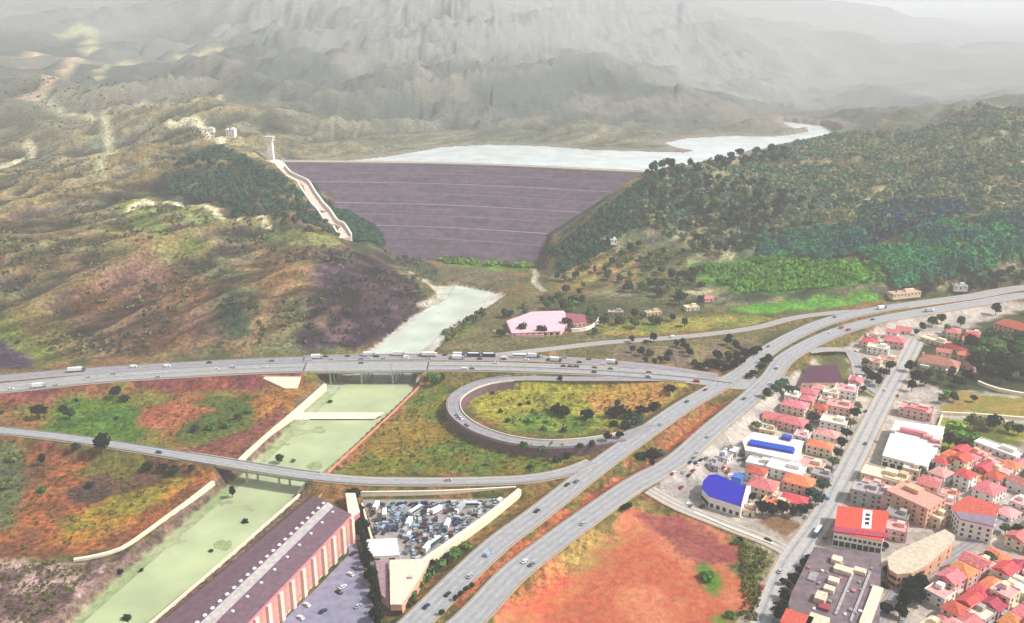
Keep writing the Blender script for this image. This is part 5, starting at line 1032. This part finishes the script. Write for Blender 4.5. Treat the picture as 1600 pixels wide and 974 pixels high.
# yard in front of the pink building, parked cars in the town
g3 = 'cars parked in the yard of the long pink building'
for k, (px, py, cl_) in enumerate(((512, 885, 'black'), (530, 928, 'black'), (536, 920, 'white'), (480, 948, 'white'), (505, 958, 'dark blue'), (555, 890, 'grey'), (552, 868, 'black'), (548, 900, 'white'), (560, 950, 'silver'), (470, 968, 'white'))):
    x, y = at(px, py); o = park('car', cl_, x, y, .58, R(50 + 90 * (k % 2))); register(o, f'{cl_} car parked in the blue-grey yard', 'car', g3, {'the tall pink facade': at(520, 890), 'the black tree row': at(575, 930)})
g4 = 'cars parked about the town'
LMT = {k: LM[k] for k in LM}
for k in range(60):
    ln, f = (TOWN, rr.uniform(.1, .9)) if k < 10 else ((LANE, rr.uniform(.1, .85)) if k < 18 else (CROSS, 0)); cl_ = rr.choice(['white', 'silver', 'black', 'grey', 'dark blue', 'red'])
    if k < 18:
        q = sub(ln, max(f - .01, 0), min(f + .01, 1)); a = math.atan2(*(q[-1] - q[0])[:2][::-1]); s = rr.choice([-1, 1]) * (7.6 if ln is TOWN else 4.3); x, y = q[0][0] - math.sin(a) * s, q[0][1] + math.cos(a) * s
    else: x, y = at(*rr.choice([(1060, 752), (1068, 745), (1078, 738), (1090, 728), (1100, 722), (1085, 790), (1112, 797), (1130, 800), (1142, 802), (1150, 740), (1160, 745), (1140, 732), (1120, 725), (1135, 712), (1330, 552), (1490, 905), (1455, 905), (1440, 920), (1410, 970), (1170, 700), (1160, 715), (1100, 735), (1075, 760), (1215, 730), (1145, 765), (1175, 715)])); x += rr.uniform(-6, 6); y += rr.uniform(-5, 5); a = a_mot
    if any(math.hypot(x - fx, y - fy) < fr * .8 for fx, fy, fr in FOOT): continue
    o = park('car', cl_, x, y, gz(x, y) + .05, a); register(o, f'{cl_} parked car', 'car', g4)
# street lamps
def lamp(x, y, z, h, rz, label): 
    r = thing('street_lamp', (x, y, z), rz, label, 'street lamp', 'street lamps'); MB().cyl((0, 0, -1), .22, h + 1, 8, r2=.12).build('pole', STEEL, r); MB().box((1.1, 0, h - .15), (2.4, .12, .12)).build('arm', STEEL, r); MB().box((2.3, 0, h - .25), (.9, .35, .18)).build('lamp_head', CONC, r)
for px, py, lab in ((152, 598, 'tall pale lamp post beside the white lorry at the left'), (612, 586, 'pale lamp post on the near edge of the wide bridge'), (967, 597, 'pale lamp post on the edge of the yellow loop'), (915, 553, 'lamp post behind the highway right of the depot'), (820, 589, 'lamp post at the top of the yellow loop'), (1120, 604, 'lamp post where highway and motorway meet')):
    x, y = at(px, py, 6.5); lamp(x, y, 6.2, 12, R(90), lab)
# ------------------------------------------------------------------ vegetation
def leaf_mat(name, c, rnd=.3, var=.35):
    return mat(name, c, .9, var, .45, rnd=rnd, spec=.1)
def crown_arrays(rs, n, rad, h, z0, lobes=6, leaf=.22):
    """leaf clumps spread over and through several lobes"""
    L = []
    for k in range(lobes):
        a = rs.rand() * 6.28; q = rs.rand() ** .5 * .5 * rad; L.append((math.cos(a) * q, math.sin(a) * q, z0 + h * (.3 + .5 * rs.rand()), rad * (.42 + .25 * rs.rand())))
    L.append((0, 0, z0 + h * .6, rad * .62)); V = []; Fc = []
    for i in range(n):
        cx, cy, cz, r = L[rs.randint(len(L))]; d = rs.randn(3); d /= np.linalg.norm(d) + 1e-9
        if d[2] < -.5: d[2] *= -1
        rr_ = r * (.7 + .38 * rs.rand()); p = np.array([cx, cy, cz]) + d * np.array([rr_, rr_, rr_ * h / rad * .62])
        nrm = d + rs.randn(3) * .45; nrm /= np.linalg.norm(nrm); t = np.cross(nrm, rs.randn(3)); t /= np.linalg.norm(t) + 1e-9; b = np.cross(nrm, t); s = leaf * rad * (.6 + .8 * rs.rand())
        o = len(V); V += [p - t * s - b * s * .7, p + t * s - b * s * .6, p + t * s * .8 + b * s * .7 + nrm * s * .3, p - t * s * .7 + b * s * .8]; Fc.append((o, o + 1, o + 2, o + 3))
    return V, Fc
def tree_proto(seed, name, kind, m, label=None):
    rs = np.random.RandomState(seed); r = thing(name, (0, 0, -500)); BK = mat('brown bark', (92, 74, 58), .9, .2, 1)
    if kind == 'round': h, rad, z0, n = 1.0, .52, .22, 230
    elif kind == 'cypress': h, rad, z0, n = 1.0, .26, .08, 170
    elif kind == 'bush': h, rad, z0, n = .7, .6, -.02, 120
    else: h, rad, z0, n = 1.0, .62, .35, 260
    q = MB().cyl((0, 0, -.06), .045, z0 + h * .45, 7, r2=.02)
    for k in range(4 if kind != 'cypress' else 0):
        a = k * 1.6 + rs.rand(); zb = z0 * .8 + .04 * k; e = np.array([math.cos(a) * rad * .55, math.sin(a) * rad * .55, z0 + h * .45]); p = np.array([0, 0, zb]); s = .016
        q.add([tuple(p + o_) for o_ in ((s, 0, 0), (-s / 2, s, 0), (-s / 2, -s, 0))] + [tuple(e)], [(0, 1, 3), (1, 2, 3), (2, 0, 3)])
    if kind != 'bush': q.build('trunk', BK, r)
    V, Fc = crown_arrays(rs, n, rad, (h - z0) if kind != 'bush' else .6, z0, 7 if kind != 'cypress' else 3, .2 if kind != 'cypress' else .3)
    MB().add(V, Fc).build('crown', m, r); return r
LF = {'dark': leaf_mat('dark green leaves', (38, 54, 32)), 'black': leaf_mat('blackish green leaves', (22, 32, 24), .2), 'green': leaf_mat('mid green leaves', (76, 112, 50)), 'teal': leaf_mat('blue green leaves', (50, 84, 66)), 'olive': leaf_mat('olive leaves', (100, 108, 62)), 'lime': leaf_mat('lime green leaves', (110, 156, 48))}
TP = {}
for i, (kd, mm) in enumerate((('round', 'dark'), ('round', 'black'), ('round', 'green'), ('round', 'teal'), ('round', 'olive'), ('wide', 'dark'), ('wide', 'black'), ('wide', 'teal'), ('wide', 'olive'), ('wide', 'green'), ('bush', 'teal'), ('cypress', 'black'), ('bush', 'dark'), ('bush', 'olive'), ('bush', 'green'), ('bush', 'black'), ('bush', 'lime'))):
    TP[kd, mm] = [tree_proto(100 + i * 3 + v, {'round': 'tree', 'wide': 'spreading_tree', 'cypress': 'cypress_tree', 'bush': 'shrub'}[kd], kd, LF[mm]) for v in range(2)]
_tu = {}
rt = random.Random(5)
CN = {'dark': 'dark green', 'black': 'blackish', 'green': 'green', 'teal': 'blue-green', 'olive': 'olive', 'lime': 'lime green'}
def plant(kd, mm, x, y, size, z=None, label=None, group=None, sink=.1):
    v = rt.randrange(2); src = TP[kd, mm][v]; z = gz(x, y) - sink if z is None else z; sc = (size * rt.uniform(.85, 1.15), size * rt.uniform(.85, 1.15), size * rt.uniform(.85, 1.15)); rz = rt.uniform(0, 6.28)
    if (kd, mm, v) in _tu: o = copy_thing(src, (x, y, z), rz, '', sc)
    else: _tu[kd, mm, v] = 1; o = src; o.location = (x, y, z); o.rotation_euler = (0, 0, rz); o.scale = sc
    for k in ('label', 'group', 'category'):
        if k in o: del o[k]
    o['category'] = 'shrub' if kd == 'bush' else 'tree'
    if label: o['label'] = label
    if group: o['group'] = group
    return o
LV = {'the slim ramp bridge': at(400, 731), 'the wide highway bridge': at(580, 580), 'the left edge': at(20, 700), 'the loop middle': at(880, 640), 'the right tip of the loop': at(1040, 620), 'the loop merge': at(1000, 690), 'the green patch': at(140, 650), 'the scrapyard': at(640, 850), 'the ramp bend at the left': at(160, 700)}
for px, py, sz, kd, mm in ((62, 655, 11, 'round', 'black'), (110, 655, 9, 'round', 'dark'), (100, 640, 8, 'bush', 'dark'), (183, 622, 10, 'wide', 'black'), (195, 628, 9, 'bush', 'dark'), (120, 630, 5, 'cypress', 'black'), (160, 710, 13, 'round', 'black'), (68, 728, 11, 'cypress', 'black'), (363, 778, 10, 'cypress', 'black'), (437, 724, 7, 'round', 'dark'), (459, 722, 4, 'bush', 'green'),
                           (515, 630, 5, 'bush', 'dark'), (382, 817, 4, 'bush', 'black'), (330, 862, 3, 'bush', 'dark'), (190, 898, 4, 'bush', 'dark'), (222, 893, 3, 'bush', 'dark'), (200, 968, 5, 'bush', 'dark'), (182, 656, 4, 'bush', 'dark'), (4, 645, 4, 'bush', 'dark'), (120, 705, 7, 'bush', 'dark'), (230, 735, 8, 'bush', 'black'), (255, 738, 7, 'bush', 'black'), (275, 742, 8, 'bush', 'dark'),
                           (140, 762, 5, 'bush', 'black'), (66, 770, 8, 'bush', 'green'), (20, 720, 9, 'bush', 'olive'), (10, 760, 10, 'bush', 'olive'), (300, 735, 5, 'bush', 'dark'), (355, 668, 8, 'bush', 'green'), (372, 655, 7, 'bush', 'dark'), (330, 672, 8, 'bush', 'green'), (305, 675, 7, 'bush', 'dark'), (388, 645, 7, 'bush', 'green'),
                           (880, 650, 13, 'bush', 'black'), (870, 645, 10, 'bush', 'black'), (918, 655, 11, 'bush', 'black'), (955, 652, 10, 'bush', 'black'), (968, 650, 12, 'bush', 'black'), (985, 655, 10, 'bush', 'dark'), (1002, 648, 10, 'bush', 'black'), (1022, 640, 10, 'bush', 'black'), (965, 638, 7, 'round', 'dark'), (978, 668, 9, 'bush', 'dark'), (995, 662, 10, 'bush', 'teal'), (960, 665, 8, 'bush', 'dark'), (1047, 613, 9, 'bush', 'black'),
                           (948, 692, 8, 'round', 'black'), (967, 686, 6, 'round', 'black'), (793, 660, 5, 'bush', 'dark'), (812, 634, 4, 'bush', 'dark'), (826, 631, 4, 'bush', 'dark'), (782, 645, 4, 'bush', 'dark'), (770, 616, 4, 'bush', 'dark'), (832, 645, 4, 'bush', 'green'), (855, 660, 6, 'bush', 'lime'), (874, 594, 5, 'bush', 'black'), (830, 660, 8, 'bush', 'lime'), (850, 672, 6, 'bush', 'green'), (880, 675, 6, 'bush', 'dark'),
                           (680, 605, 12, 'round', 'green'), (690, 598, 9, 'bush', 'dark'), (672, 593, 8, 'bush', 'green'), (1020, 716, 9, 'bush', 'black'), (1008, 718, 7, 'bush', 'black'), (1034, 712, 7, 'bush', 'teal'), (998, 716, 7, 'bush', 'dark'), (1018, 728, 5, 'round', 'black'), (976, 800, 5, 'round', 'black'), (983, 796, 5, 'round', 'dark'),
                           (888, 716, 6, 'bush', 'dark'), (868, 722, 7, 'bush', 'dark'), (905, 712, 6, 'bush', 'dark'), (925, 705, 7, 'bush', 'dark'), (828, 732, 5, 'bush', 'black'), (762, 727, 6, 'bush', 'olive'), (820, 714, 6, 'bush', 'green'), (850, 710, 7, 'bush', 'green'), (815, 706, 5, 'bush', 'dark'),
                           (712, 940, 3.4, 'round', 'dark'), (720, 933, 3.4, 'round', 'dark'), (728, 927, 3.4, 'round', 'dark'), (738, 920, 3.6, 'round', 'dark'), (690, 962, 3.4, 'round', 'dark'), (1105, 908, 7, 'bush', 'lime'), (1098, 902, 5, 'bush', 'green'), (1112, 900, 5, 'bush', 'green'), (1140, 965, 5, 'bush', 'green'), (1196, 569, 9, 'bush', 'black'), (1190, 576, 8, 'bush', 'black'), (1200, 562, 8, 'bush', 'dark'), (1170, 592, 7, 'bush', 'black'), (1177, 586, 7, 'bush', 'black'), (1150, 850, 5, 'bush', 'green'), (1156, 846, 4, 'bush', 'black')):
    x, y, z = hit(px, py); o = plant(kd, mm, x, y, sz * .9, z - .1); register(o, f'{CN[mm]} {"shrub" if kd == "bush" else "tree"}', 'shrub' if kd == 'bush' else 'tree', 'trees and shrubs round the interchange', LV)
# black tree row beside the yard
q = smooth_line([(*at(x, y), 0) for x, y in ((553, 786), (560, 820), (568, 856), (575, 892), (584, 930), (590, 972), (592, 1010))], 2.6); n_ = 0
LY = {'the scrapyard corner': at(553, 780), 'the bottom edge': at(590, 974)}
for i in range(0, len(q), 2):
    o = plant('cypress' if i % 3 else 'round', 'black', q[i][0] + rt.uniform(-.6, .6), q[i][1], rt.uniform(6.5, 9)); register(o, 'tree in the black row by the yard', 'tree', 'black tree row', LY)
# hedge between warehouse and motorway
q = smooth_line([(*at(x, y), 0) for x, y in ((636, 945), (655, 915), (690, 884), (725, 858))], 4)
for i in range(len(q)): o = plant('bush', rt.choice(['dark', 'black', 'green']), q[i][0] + rt.uniform(-1.5, 1.5), q[i][1] + rt.uniform(-1.5, 1.5), rt.uniform(5, 8)); register(o, 'dark shrub on the motorway bank', 'shrub', 'shrubs on the motorway bank', {'the salmon warehouse': at(640, 930), 'the cream scrapyard wall': at(720, 845)})
# town trees
TT = [(1352, 588, 9, 'black'), (1362, 598, 10, 'black'), (1345, 600, 8, 'dark'), (1372, 604, 9, 'black'), (1380, 590, 8, 'dark'), (1390, 580, 7, 'dark'), (1352, 575, 7, 'olive'), (1236, 622, 8, 'teal'), (1220, 618, 9, 'teal'), (1208, 626, 8, 'teal'), (1196, 634, 7, 'dark'), (1270, 660, 7, 'dark'), (1262, 676, 6, 'dark'), (1180, 672, 6, 'olive'),
      (1348, 612, 5, 'dark'), (1340, 640, 7, 'olive'), (1334, 655, 7, 'dark'), (1328, 670, 7, 'olive'), (1322, 688, 7, 'dark'), (1314, 700, 7, 'dark'), (1308, 716, 7, 'dark'), (1300, 730, 6, 'olive'), (1292, 748, 6, 'dark'), (1285, 770, 7, 'teal'), (1278, 790, 8, 'teal'), (1270, 780, 8, 'teal'), (1262, 800, 6, 'dark'),
      (1190, 806, 8, 'black'), (1204, 808, 9, 'black'), (1222, 806, 8, 'black'), (1240, 808, 7, 'black'), (1252, 804, 6, 'dark'), (1165, 788, 6, 'black'), (1175, 784, 5, 'black'), (1262, 877, 4, 'black'), (1255, 887, 5, 'black'), (1247, 900, 5, 'black'), (1240, 912, 6, 'black'), (1244, 916, 5, 'black'), (1223, 914, 4, 'black'), (1232, 922, 4, 'black'), (1226, 940, 6, 'black'), (1224, 955, 6, 'black'), (1220, 972, 8, 'black'),
      (1420, 925, 9, 'black'), (1430, 940, 10, 'black'), (1416, 950, 9, 'black'), (1440, 925, 8, 'black'), (1432, 912, 8, 'dark'), (1405, 965, 7, 'black'), (1385, 900, 5, 'black'), (1382, 858, 5, 'black'), (1378, 925, 6, 'black'), (1382, 960, 7, 'black'), (1412, 846, 6, 'lime'), (1400, 852, 6, 'green'), (1500, 968, 7, 'black'), (1480, 935, 6, 'green'), (1560, 950, 6, 'green'), (1572, 915, 6, 'black'), (1545, 880, 6, 'olive'), (1590, 845, 8, 'black'), (1570, 835, 6, 'olive'),
      (1422, 582, 9, 'black'), (1430, 598, 10, 'black'), (1424, 612, 8, 'black'), (1450, 592, 7, 'dark'), (1444, 604, 8, 'dark'), (1470, 600, 9, 'olive'), (1485, 592, 9, 'dark'), (1497, 605, 9, 'black'), (1510, 598, 10, 'black'), (1460, 728, 7, 'green'), (1452, 738, 6, 'dark'), (1440, 745, 8, 'olive'), (1425, 742, 6, 'green'), (1482, 700, 9, 'black'), (1495, 704, 9, 'black'), (1508, 706, 8, 'black'), (1475, 715, 6, 'black'),
      (1490, 672, 11, 'lime'), (1500, 684, 10, 'lime'), (1515, 668, 9, 'green'), (1530, 674, 9, 'olive'), (1525, 690, 8, 'lime'), (1550, 672, 9, 'dark'), (1575, 676, 8, 'olive'), (1590, 680, 8, 'dark'), (1480, 618, 8, 'lime'), (1472, 630, 7, 'olive'), (1490, 628, 6, 'dark'), (1520, 628, 5, 'black'), (1478, 522, 8, 'olive'), (1440, 516, 7, 'dark'), (1456, 510, 8, 'dark'), (1470, 506, 9, 'dark'), (1432, 524, 6, 'dark'), (1500, 512, 9, 'dark')]
for px, py, sz, mm in TT:
    x, y = at(px, py)
    if any(math.hypot(x - fx, y - fy) < fr * .75 for fx, fy, fr in FOOT): continue
    o = plant('round' if rt.random() < .7 else 'wide', mm if mm not in ('lime',) else 'green', x, y, sz) if mm != 'lime' else plant('bush', 'lime', x, y, sz); register(o, f'{CN[mm]} {"shrub" if mm == "lime" else "tree"}', 'shrub' if mm == 'lime' else 'tree', 'trees of the town')
LG = {'the red-roofed house': at(1590, 520), 'the cream wall': at(1560, 610), 'the motorway bend': at(1560, 480), 'the brown-roofed villa': at(1490, 565)}
for k in range(70):
    px, py = rt.uniform(1515, 1640), rt.uniform(488, 600)
    if px < 1530 + (540 - py) * .4 and py < 540 or (1545 < px and 498 < py < 532): continue
    x, y = at(px, py); mm = 'green' if 525 < py < 572 and rt.random() < .6 else rt.choice(['dark', 'black', 'dark']); o = plant('wide' if mm == 'green' else 'round', mm, x, y, rt.uniform(9, 14)); register(o, f'{CN[mm]} tree of the dense grove', 'tree', 'trees of the dense grove', LG)
FOOT += [(*at(812, 508), 17), (*at(840, 503), 19), (*at(868, 502), 19), (*at(900, 498), 12)]
# trees one can tell apart north of the highway
LN = {'the pink depot': at(840, 505), 'the bright green orchard': hit(1240, 430)[:2], 'the exit road': at(1000, 530), 'the tiny white hut': hit(958, 384)[:2], 'the motorway bank': at(1150, 560)}
def scatter(pxs, n, kinds, lab, grp, s0, s1, mind=3.0, near=None, proj=True):
    got = []; xs = [p[0] for p in pxs]; ys = [p[1] for p in pxs]; pg = np.array(pxs, float); t = 0
    while len(got) < n and t < n * 30:
        t += 1; px, py = rt.uniform(min(xs), max(xs)), rt.uniform(min(ys), max(ys))
        if sdf(pg, np.array([px]), np.array([py]))[0] > 0: continue
        x, y, z = hit(px, py)
        if any(math.hypot(x - a, y - b) < mind for a, b in got) or any(math.hypot(x - fx, y - fy) < fr for fx, fy, fr in FOOT): continue
        if y > 1500 or sdf(LAKE, np.array([x]), np.array([y]))[0] < 6: continue
        got.append((x, y)); kd, mm = rt.choice(kinds); o = plant(kd, mm, x, y, rt.uniform(s0, s1), z - .3, lab if not near else None, grp)
        if near: register(o, f'{CN[mm]} {lab}', 'tree' if kd != 'bush' else 'shrub', grp, near)
    return got
K1 = [('round', 'dark'), ('round', 'dark'), ('round', 'teal'), ('round', 'green'), ('wide', 'dark'), ('round', 'olive')]
scatter([(770, 515), (800, 480), (860, 470), (940, 480), (1000, 490), (1100, 500), (1080, 515), (950, 520), (930, 530), (780, 528)], 34, K1, 'tree by the farmland', 'trees by the farmland', 6, 10, 4, LN)
scatter([(846, 440), (900, 400), (980, 385), (1090, 380), (1100, 480), (900, 470)], 60, K1, 'tree on the slope', 'trees on the farm slope', 6, 11, 5, LN)
scatter([(930, 530), (1010, 535), (1180, 530), (1170, 560), (1120, 575), (1000, 570)], 26, [('round', 'black'), ('round', 'dark'), ('bush', 'dark')], 'tree on the strip', 'trees on the strip behind the highway', 5, 8, 4, LN)
scatter([(1085, 575), (1130, 560), (1185, 545), (1195, 555), (1150, 580), (1100, 583)], 16, [('round', 'black'), ('bush', 'black')], 'tree on the bank', 'trees on the motorway bank', 6, 9, 3, LN)
scatter([(1390, 455), (1480, 440), (1600, 425), (1600, 445), (1480, 462), (1400, 470)], 20, K1, 'tree behind the bend', 'trees behind the motorway bend', 7, 11, 4, {'the low cream building': hit(1412, 464)[:2], 'the right edge': hit(1590, 440)[:2]})
# hillside trees: the nearest ones are things, the mass behind is woodland
g = scatter([(1100, 400), (1000, 340), (1020, 300), (1100, 280), (1200, 290), (1300, 330), (1200, 350), (1180, 400)], 120, K1, 'small dark tree dotted over the wooded hill right of the dam', 'trees dotted over the right hill', 7, 11, 7)
g2_ = scatter([(1000, 268), (1040, 256), (1100, 252), (1180, 240), (1220, 234), (1240, 250), (1100, 275), (1010, 285)], 34, [('round', 'dark'), ('round', 'teal')], 'tree standing out on the crest of the hill above the lake', 'trees on the crest above the lake', 9, 14, 7)
def mass(name, pgs, n, m, s0, s1, nq=22, label_px=True, leafs=.42, ymin=0, ymax=1e9, clump=None, seed=1, dens=None):
    """an uncountable cover of crowns over a piece of hillside: one object"""
    rs = np.random.RandomState(seed); P_ = []
    for pg in pgs:
        w_ = hpoly(pg); k = max(1, int(n / len(pgs))); x0, y0 = w_.min(0); x1, y1 = w_.max(0); X = rs.uniform(x0, x1, k * 8); Y = rs.uniform(y0, y1, k * 8); ok = (sdf(w_, X, Y) < 0) & (ldist(CHUTE, X, Y)[0] > 13)
        if clump: ok &= fbm(X, Y, clump, 3, seed) > .5
        P_.append(np.stack([X[ok], Y[ok]], 1)[:k])
    P_ = np.concatenate(P_); Z = height(P_[:, 0], P_[:, 1]); S_ = rs.uniform(s0, s1, len(P_)) ; N_ = len(P_)
    d = rs.randn(N_, nq, 3); d /= np.linalg.norm(d, axis=2, keepdims=True); d[..., 2] = np.abs(d[..., 2]) * .9 - .15
    c = np.stack([P_[:, 0], P_[:, 1], Z + S_ * .42], 1)[:, None] + d * (S_[:, None, None] * np.array([.48, .48, .5])) * rs.uniform(.75, 1.1, (N_, nq, 1))
    nr = d + rs.randn(N_, nq, 3) * .4; t = np.cross(nr, rs.randn(N_, nq, 3)); t /= np.linalg.norm(t, axis=2, keepdims=True) + 1e-9; b = np.cross(nr, t); b /= np.linalg.norm(b, axis=2, keepdims=True) + 1e-9
    s = (S_[:, None, None] * leafs * rs.uniform(.35, .75, (N_, nq, 1))); V = np.stack([c - t * s - b * s * .7, c + t * s - b * s * .6, c + t * s * .8 + b * s * .8, c - t * s * .7 + b * s * .8], 2).reshape(-1, 3).astype('f4')
    me = bpy.data.meshes.new(name); nv_ = len(V); me.vertices.add(nv_); me.vertices.foreach_set('co', V.ravel()); me.loops.add(nv_); me.loops.foreach_set('vertex_index', np.arange(nv_, dtype='i4')); k = nv_ // 4
    me.polygons.add(k); me.polygons.foreach_set('loop_start', np.arange(0, nv_, 4, dtype='i4')); me.polygons.foreach_set('loop_total', np.full(k, 4, 'i4')); me.update(); me.materials.append(m)
    o = bpy.data.objects.new(name, me); COL.objects.link(o); return tag(o, kind='stuff')
def mass_mat(name, c, c2, sc=.03):
    m = mat(name, c, .92, .4, .12, spec=.1); N = m.node_tree.nodes; L = m.node_tree.links; b = N['Principled BSDF']; src = b.inputs['Base Color'].links[0].from_socket
    g = N.new('ShaderNodeNewGeometry'); n = N.new('ShaderNodeTexNoise'); n.inputs['Scale'].default_value = sc; n.inputs['Detail'].default_value = 5; L.new(g.outputs['Position'], n.inputs['Vector'])
    cr = N.new('ShaderNodeMapRange'); cr.inputs['From Min'].default_value = .42; cr.inputs['From Max'].default_value = .6; L.new(n.outputs[0], cr.inputs[0]); mx = N.new('ShaderNodeMix'); mx.data_type = 'RGBA'; L.new(cr.outputs[0], mx.inputs[0]); L.new(src, mx.inputs[6]); mx.inputs[7].default_value = (*lin(c2), 1); L.new(mx.outputs[2], b.inputs['Base Color']); return m
mass('woodland', [[(1000, 345), (1010, 280), (1200, 240), (1300, 212), (1500, 175), (1640, 168), (1640, 330), (1400, 350), (1200, 390), (1100, 395)]], 4600, mass_mat('hill woodland leaves', (78, 116, 88), (144, 146, 104)), 4, 8.5, nq=34, leafs=.3, seed=3)
mass('pine_forest', [[(1185, 372), (1260, 362), (1350, 368), (1360, 395), (1280, 408), (1190, 402)], [(1410, 370), (1470, 348), (1530, 360), (1562, 405), (1545, 442), (1470, 445), (1420, 420)], [(1530, 345), (1640, 338), (1640, 415), (1570, 410)], [(1340, 395), (1420, 390), (1470, 440), (1400, 455), (1385, 425)]], 1900, mass_mat('forest leaves', (62, 142, 84), (46, 92, 96), .02), 6, 11, nq=44, leafs=.25, seed=4)
mass('dark_wood', [[(1350, 320), (1480, 312), (1520, 340), (1420, 365), (1360, 385), (1340, 350)]], 420, mass_mat('bluish dark leaves', (50, 74, 104), (50, 96, 84), .03), 6, 10, nq=40, leafs=.27, seed=5)
mass('spillway_wood', [[(250, 305), (285, 250), (340, 228), (415, 262), (465, 300), (535, 374), (440, 348), (330, 318)], [(478, 288), (505, 315), (560, 345), (612, 384), (560, 380), (520, 350)]], 2000, mass_mat('green wood leaves', (44, 84, 62), (60, 88, 70), .03), 4, 8, nq=34, leafs=.3, seed=6)
mass('hillside_scrub', [[(0, 300), (240, 320), (520, 390), (560, 400), (480, 540), (100, 555), (0, 520)], [(0, 130), (300, 120), (400, 200), (300, 230), (240, 300), (0, 290)]] , 2600, mass_mat('dry scrub leaves', (126, 122, 82), (80, 92, 64), .03), 1.8, 4.6, nq=12, seed=7, clump=40)
mass('rock_scrub', [[(560, 400), (640, 432), (672, 475), (600, 530), (540, 545), (480, 545), (500, 450)]], 260, mass_mat('grey scrub leaves', (78, 74, 66), (60, 70, 54), .05), 2, 4.5, nq=12, seed=8)
mass('orchard', [[(1090, 415), (1200, 404), (1300, 410), (1385, 415), (1385, 440), (1290, 450), (1160, 460)]], 900, mass_mat('bright orchard leaves', (118, 176, 44), (88, 134, 46), .05), 3, 5.5, nq=30, leafs=.32, seed=9)
mass('riverside_reeds', [[(676, 395), (840, 404), (836, 420), (690, 412)]], 320, mass_mat('reed leaves', (122, 160, 56), (84, 120, 50), .05), 3, 6, seed=10)
mass('teal_thicket', [[(1150, 262), (1260, 250), (1330, 290), (1320, 335), (1220, 330), (1150, 300)], [(1020, 280), (1090, 270), (1110, 310), (1060, 345), (1010, 320)]], 520, mass_mat('teal thicket leaves', (62, 124, 98), (60, 92, 92), .04), 4, 8, nq=34, leafs=.3, seed=15)
mass('valley_bushes', [[(846, 404), (866, 392), (900, 364), (945, 326), (985, 298), (1012, 270), (1040, 275), (1030, 330), (960, 385), (880, 425)]], 620, mass_mat('green wood leaves', (44, 84, 62), (60, 88, 70), .03), 4, 8, nq=34, leafs=.3, seed=11)
mass('bank_scrub', [[(590, 385), (645, 392), (690, 430), (660, 445), (610, 405)], [(690, 520), (760, 482), (755, 500), (700, 535)]], 200, mass_mat('dry scrub leaves', (84, 88, 60), (60, 76, 56), .03), 2.5, 5, nq=12, seed=12)
mass('meadow_weeds', [[(10, 625), (480, 605), (380, 715), (10, 662)], [(0, 700), (320, 745), (170, 855), (0, 860)], [(660, 610), (700, 640), (760, 695), (900, 705), (840, 738), (520, 738)], [(755, 620), (1060, 605), (960, 670), (800, 668)], [(0, 875), (150, 885), (100, 960), (0, 1000)], [(1155, 850), (1200, 862), (1180, 974), (1160, 974)]], 1500, mass_mat('dry weeds', (110, 110, 50), (88, 78, 44), .05), .9, 2.4, nq=10, seed=13)
for o in [v for L in TP.values() for v in L]:
    if o.location.z == -500:
        for ch in list(o.children): bpy.data.objects.remove(ch)
        bpy.data.objects.remove(o)
finish_labels()
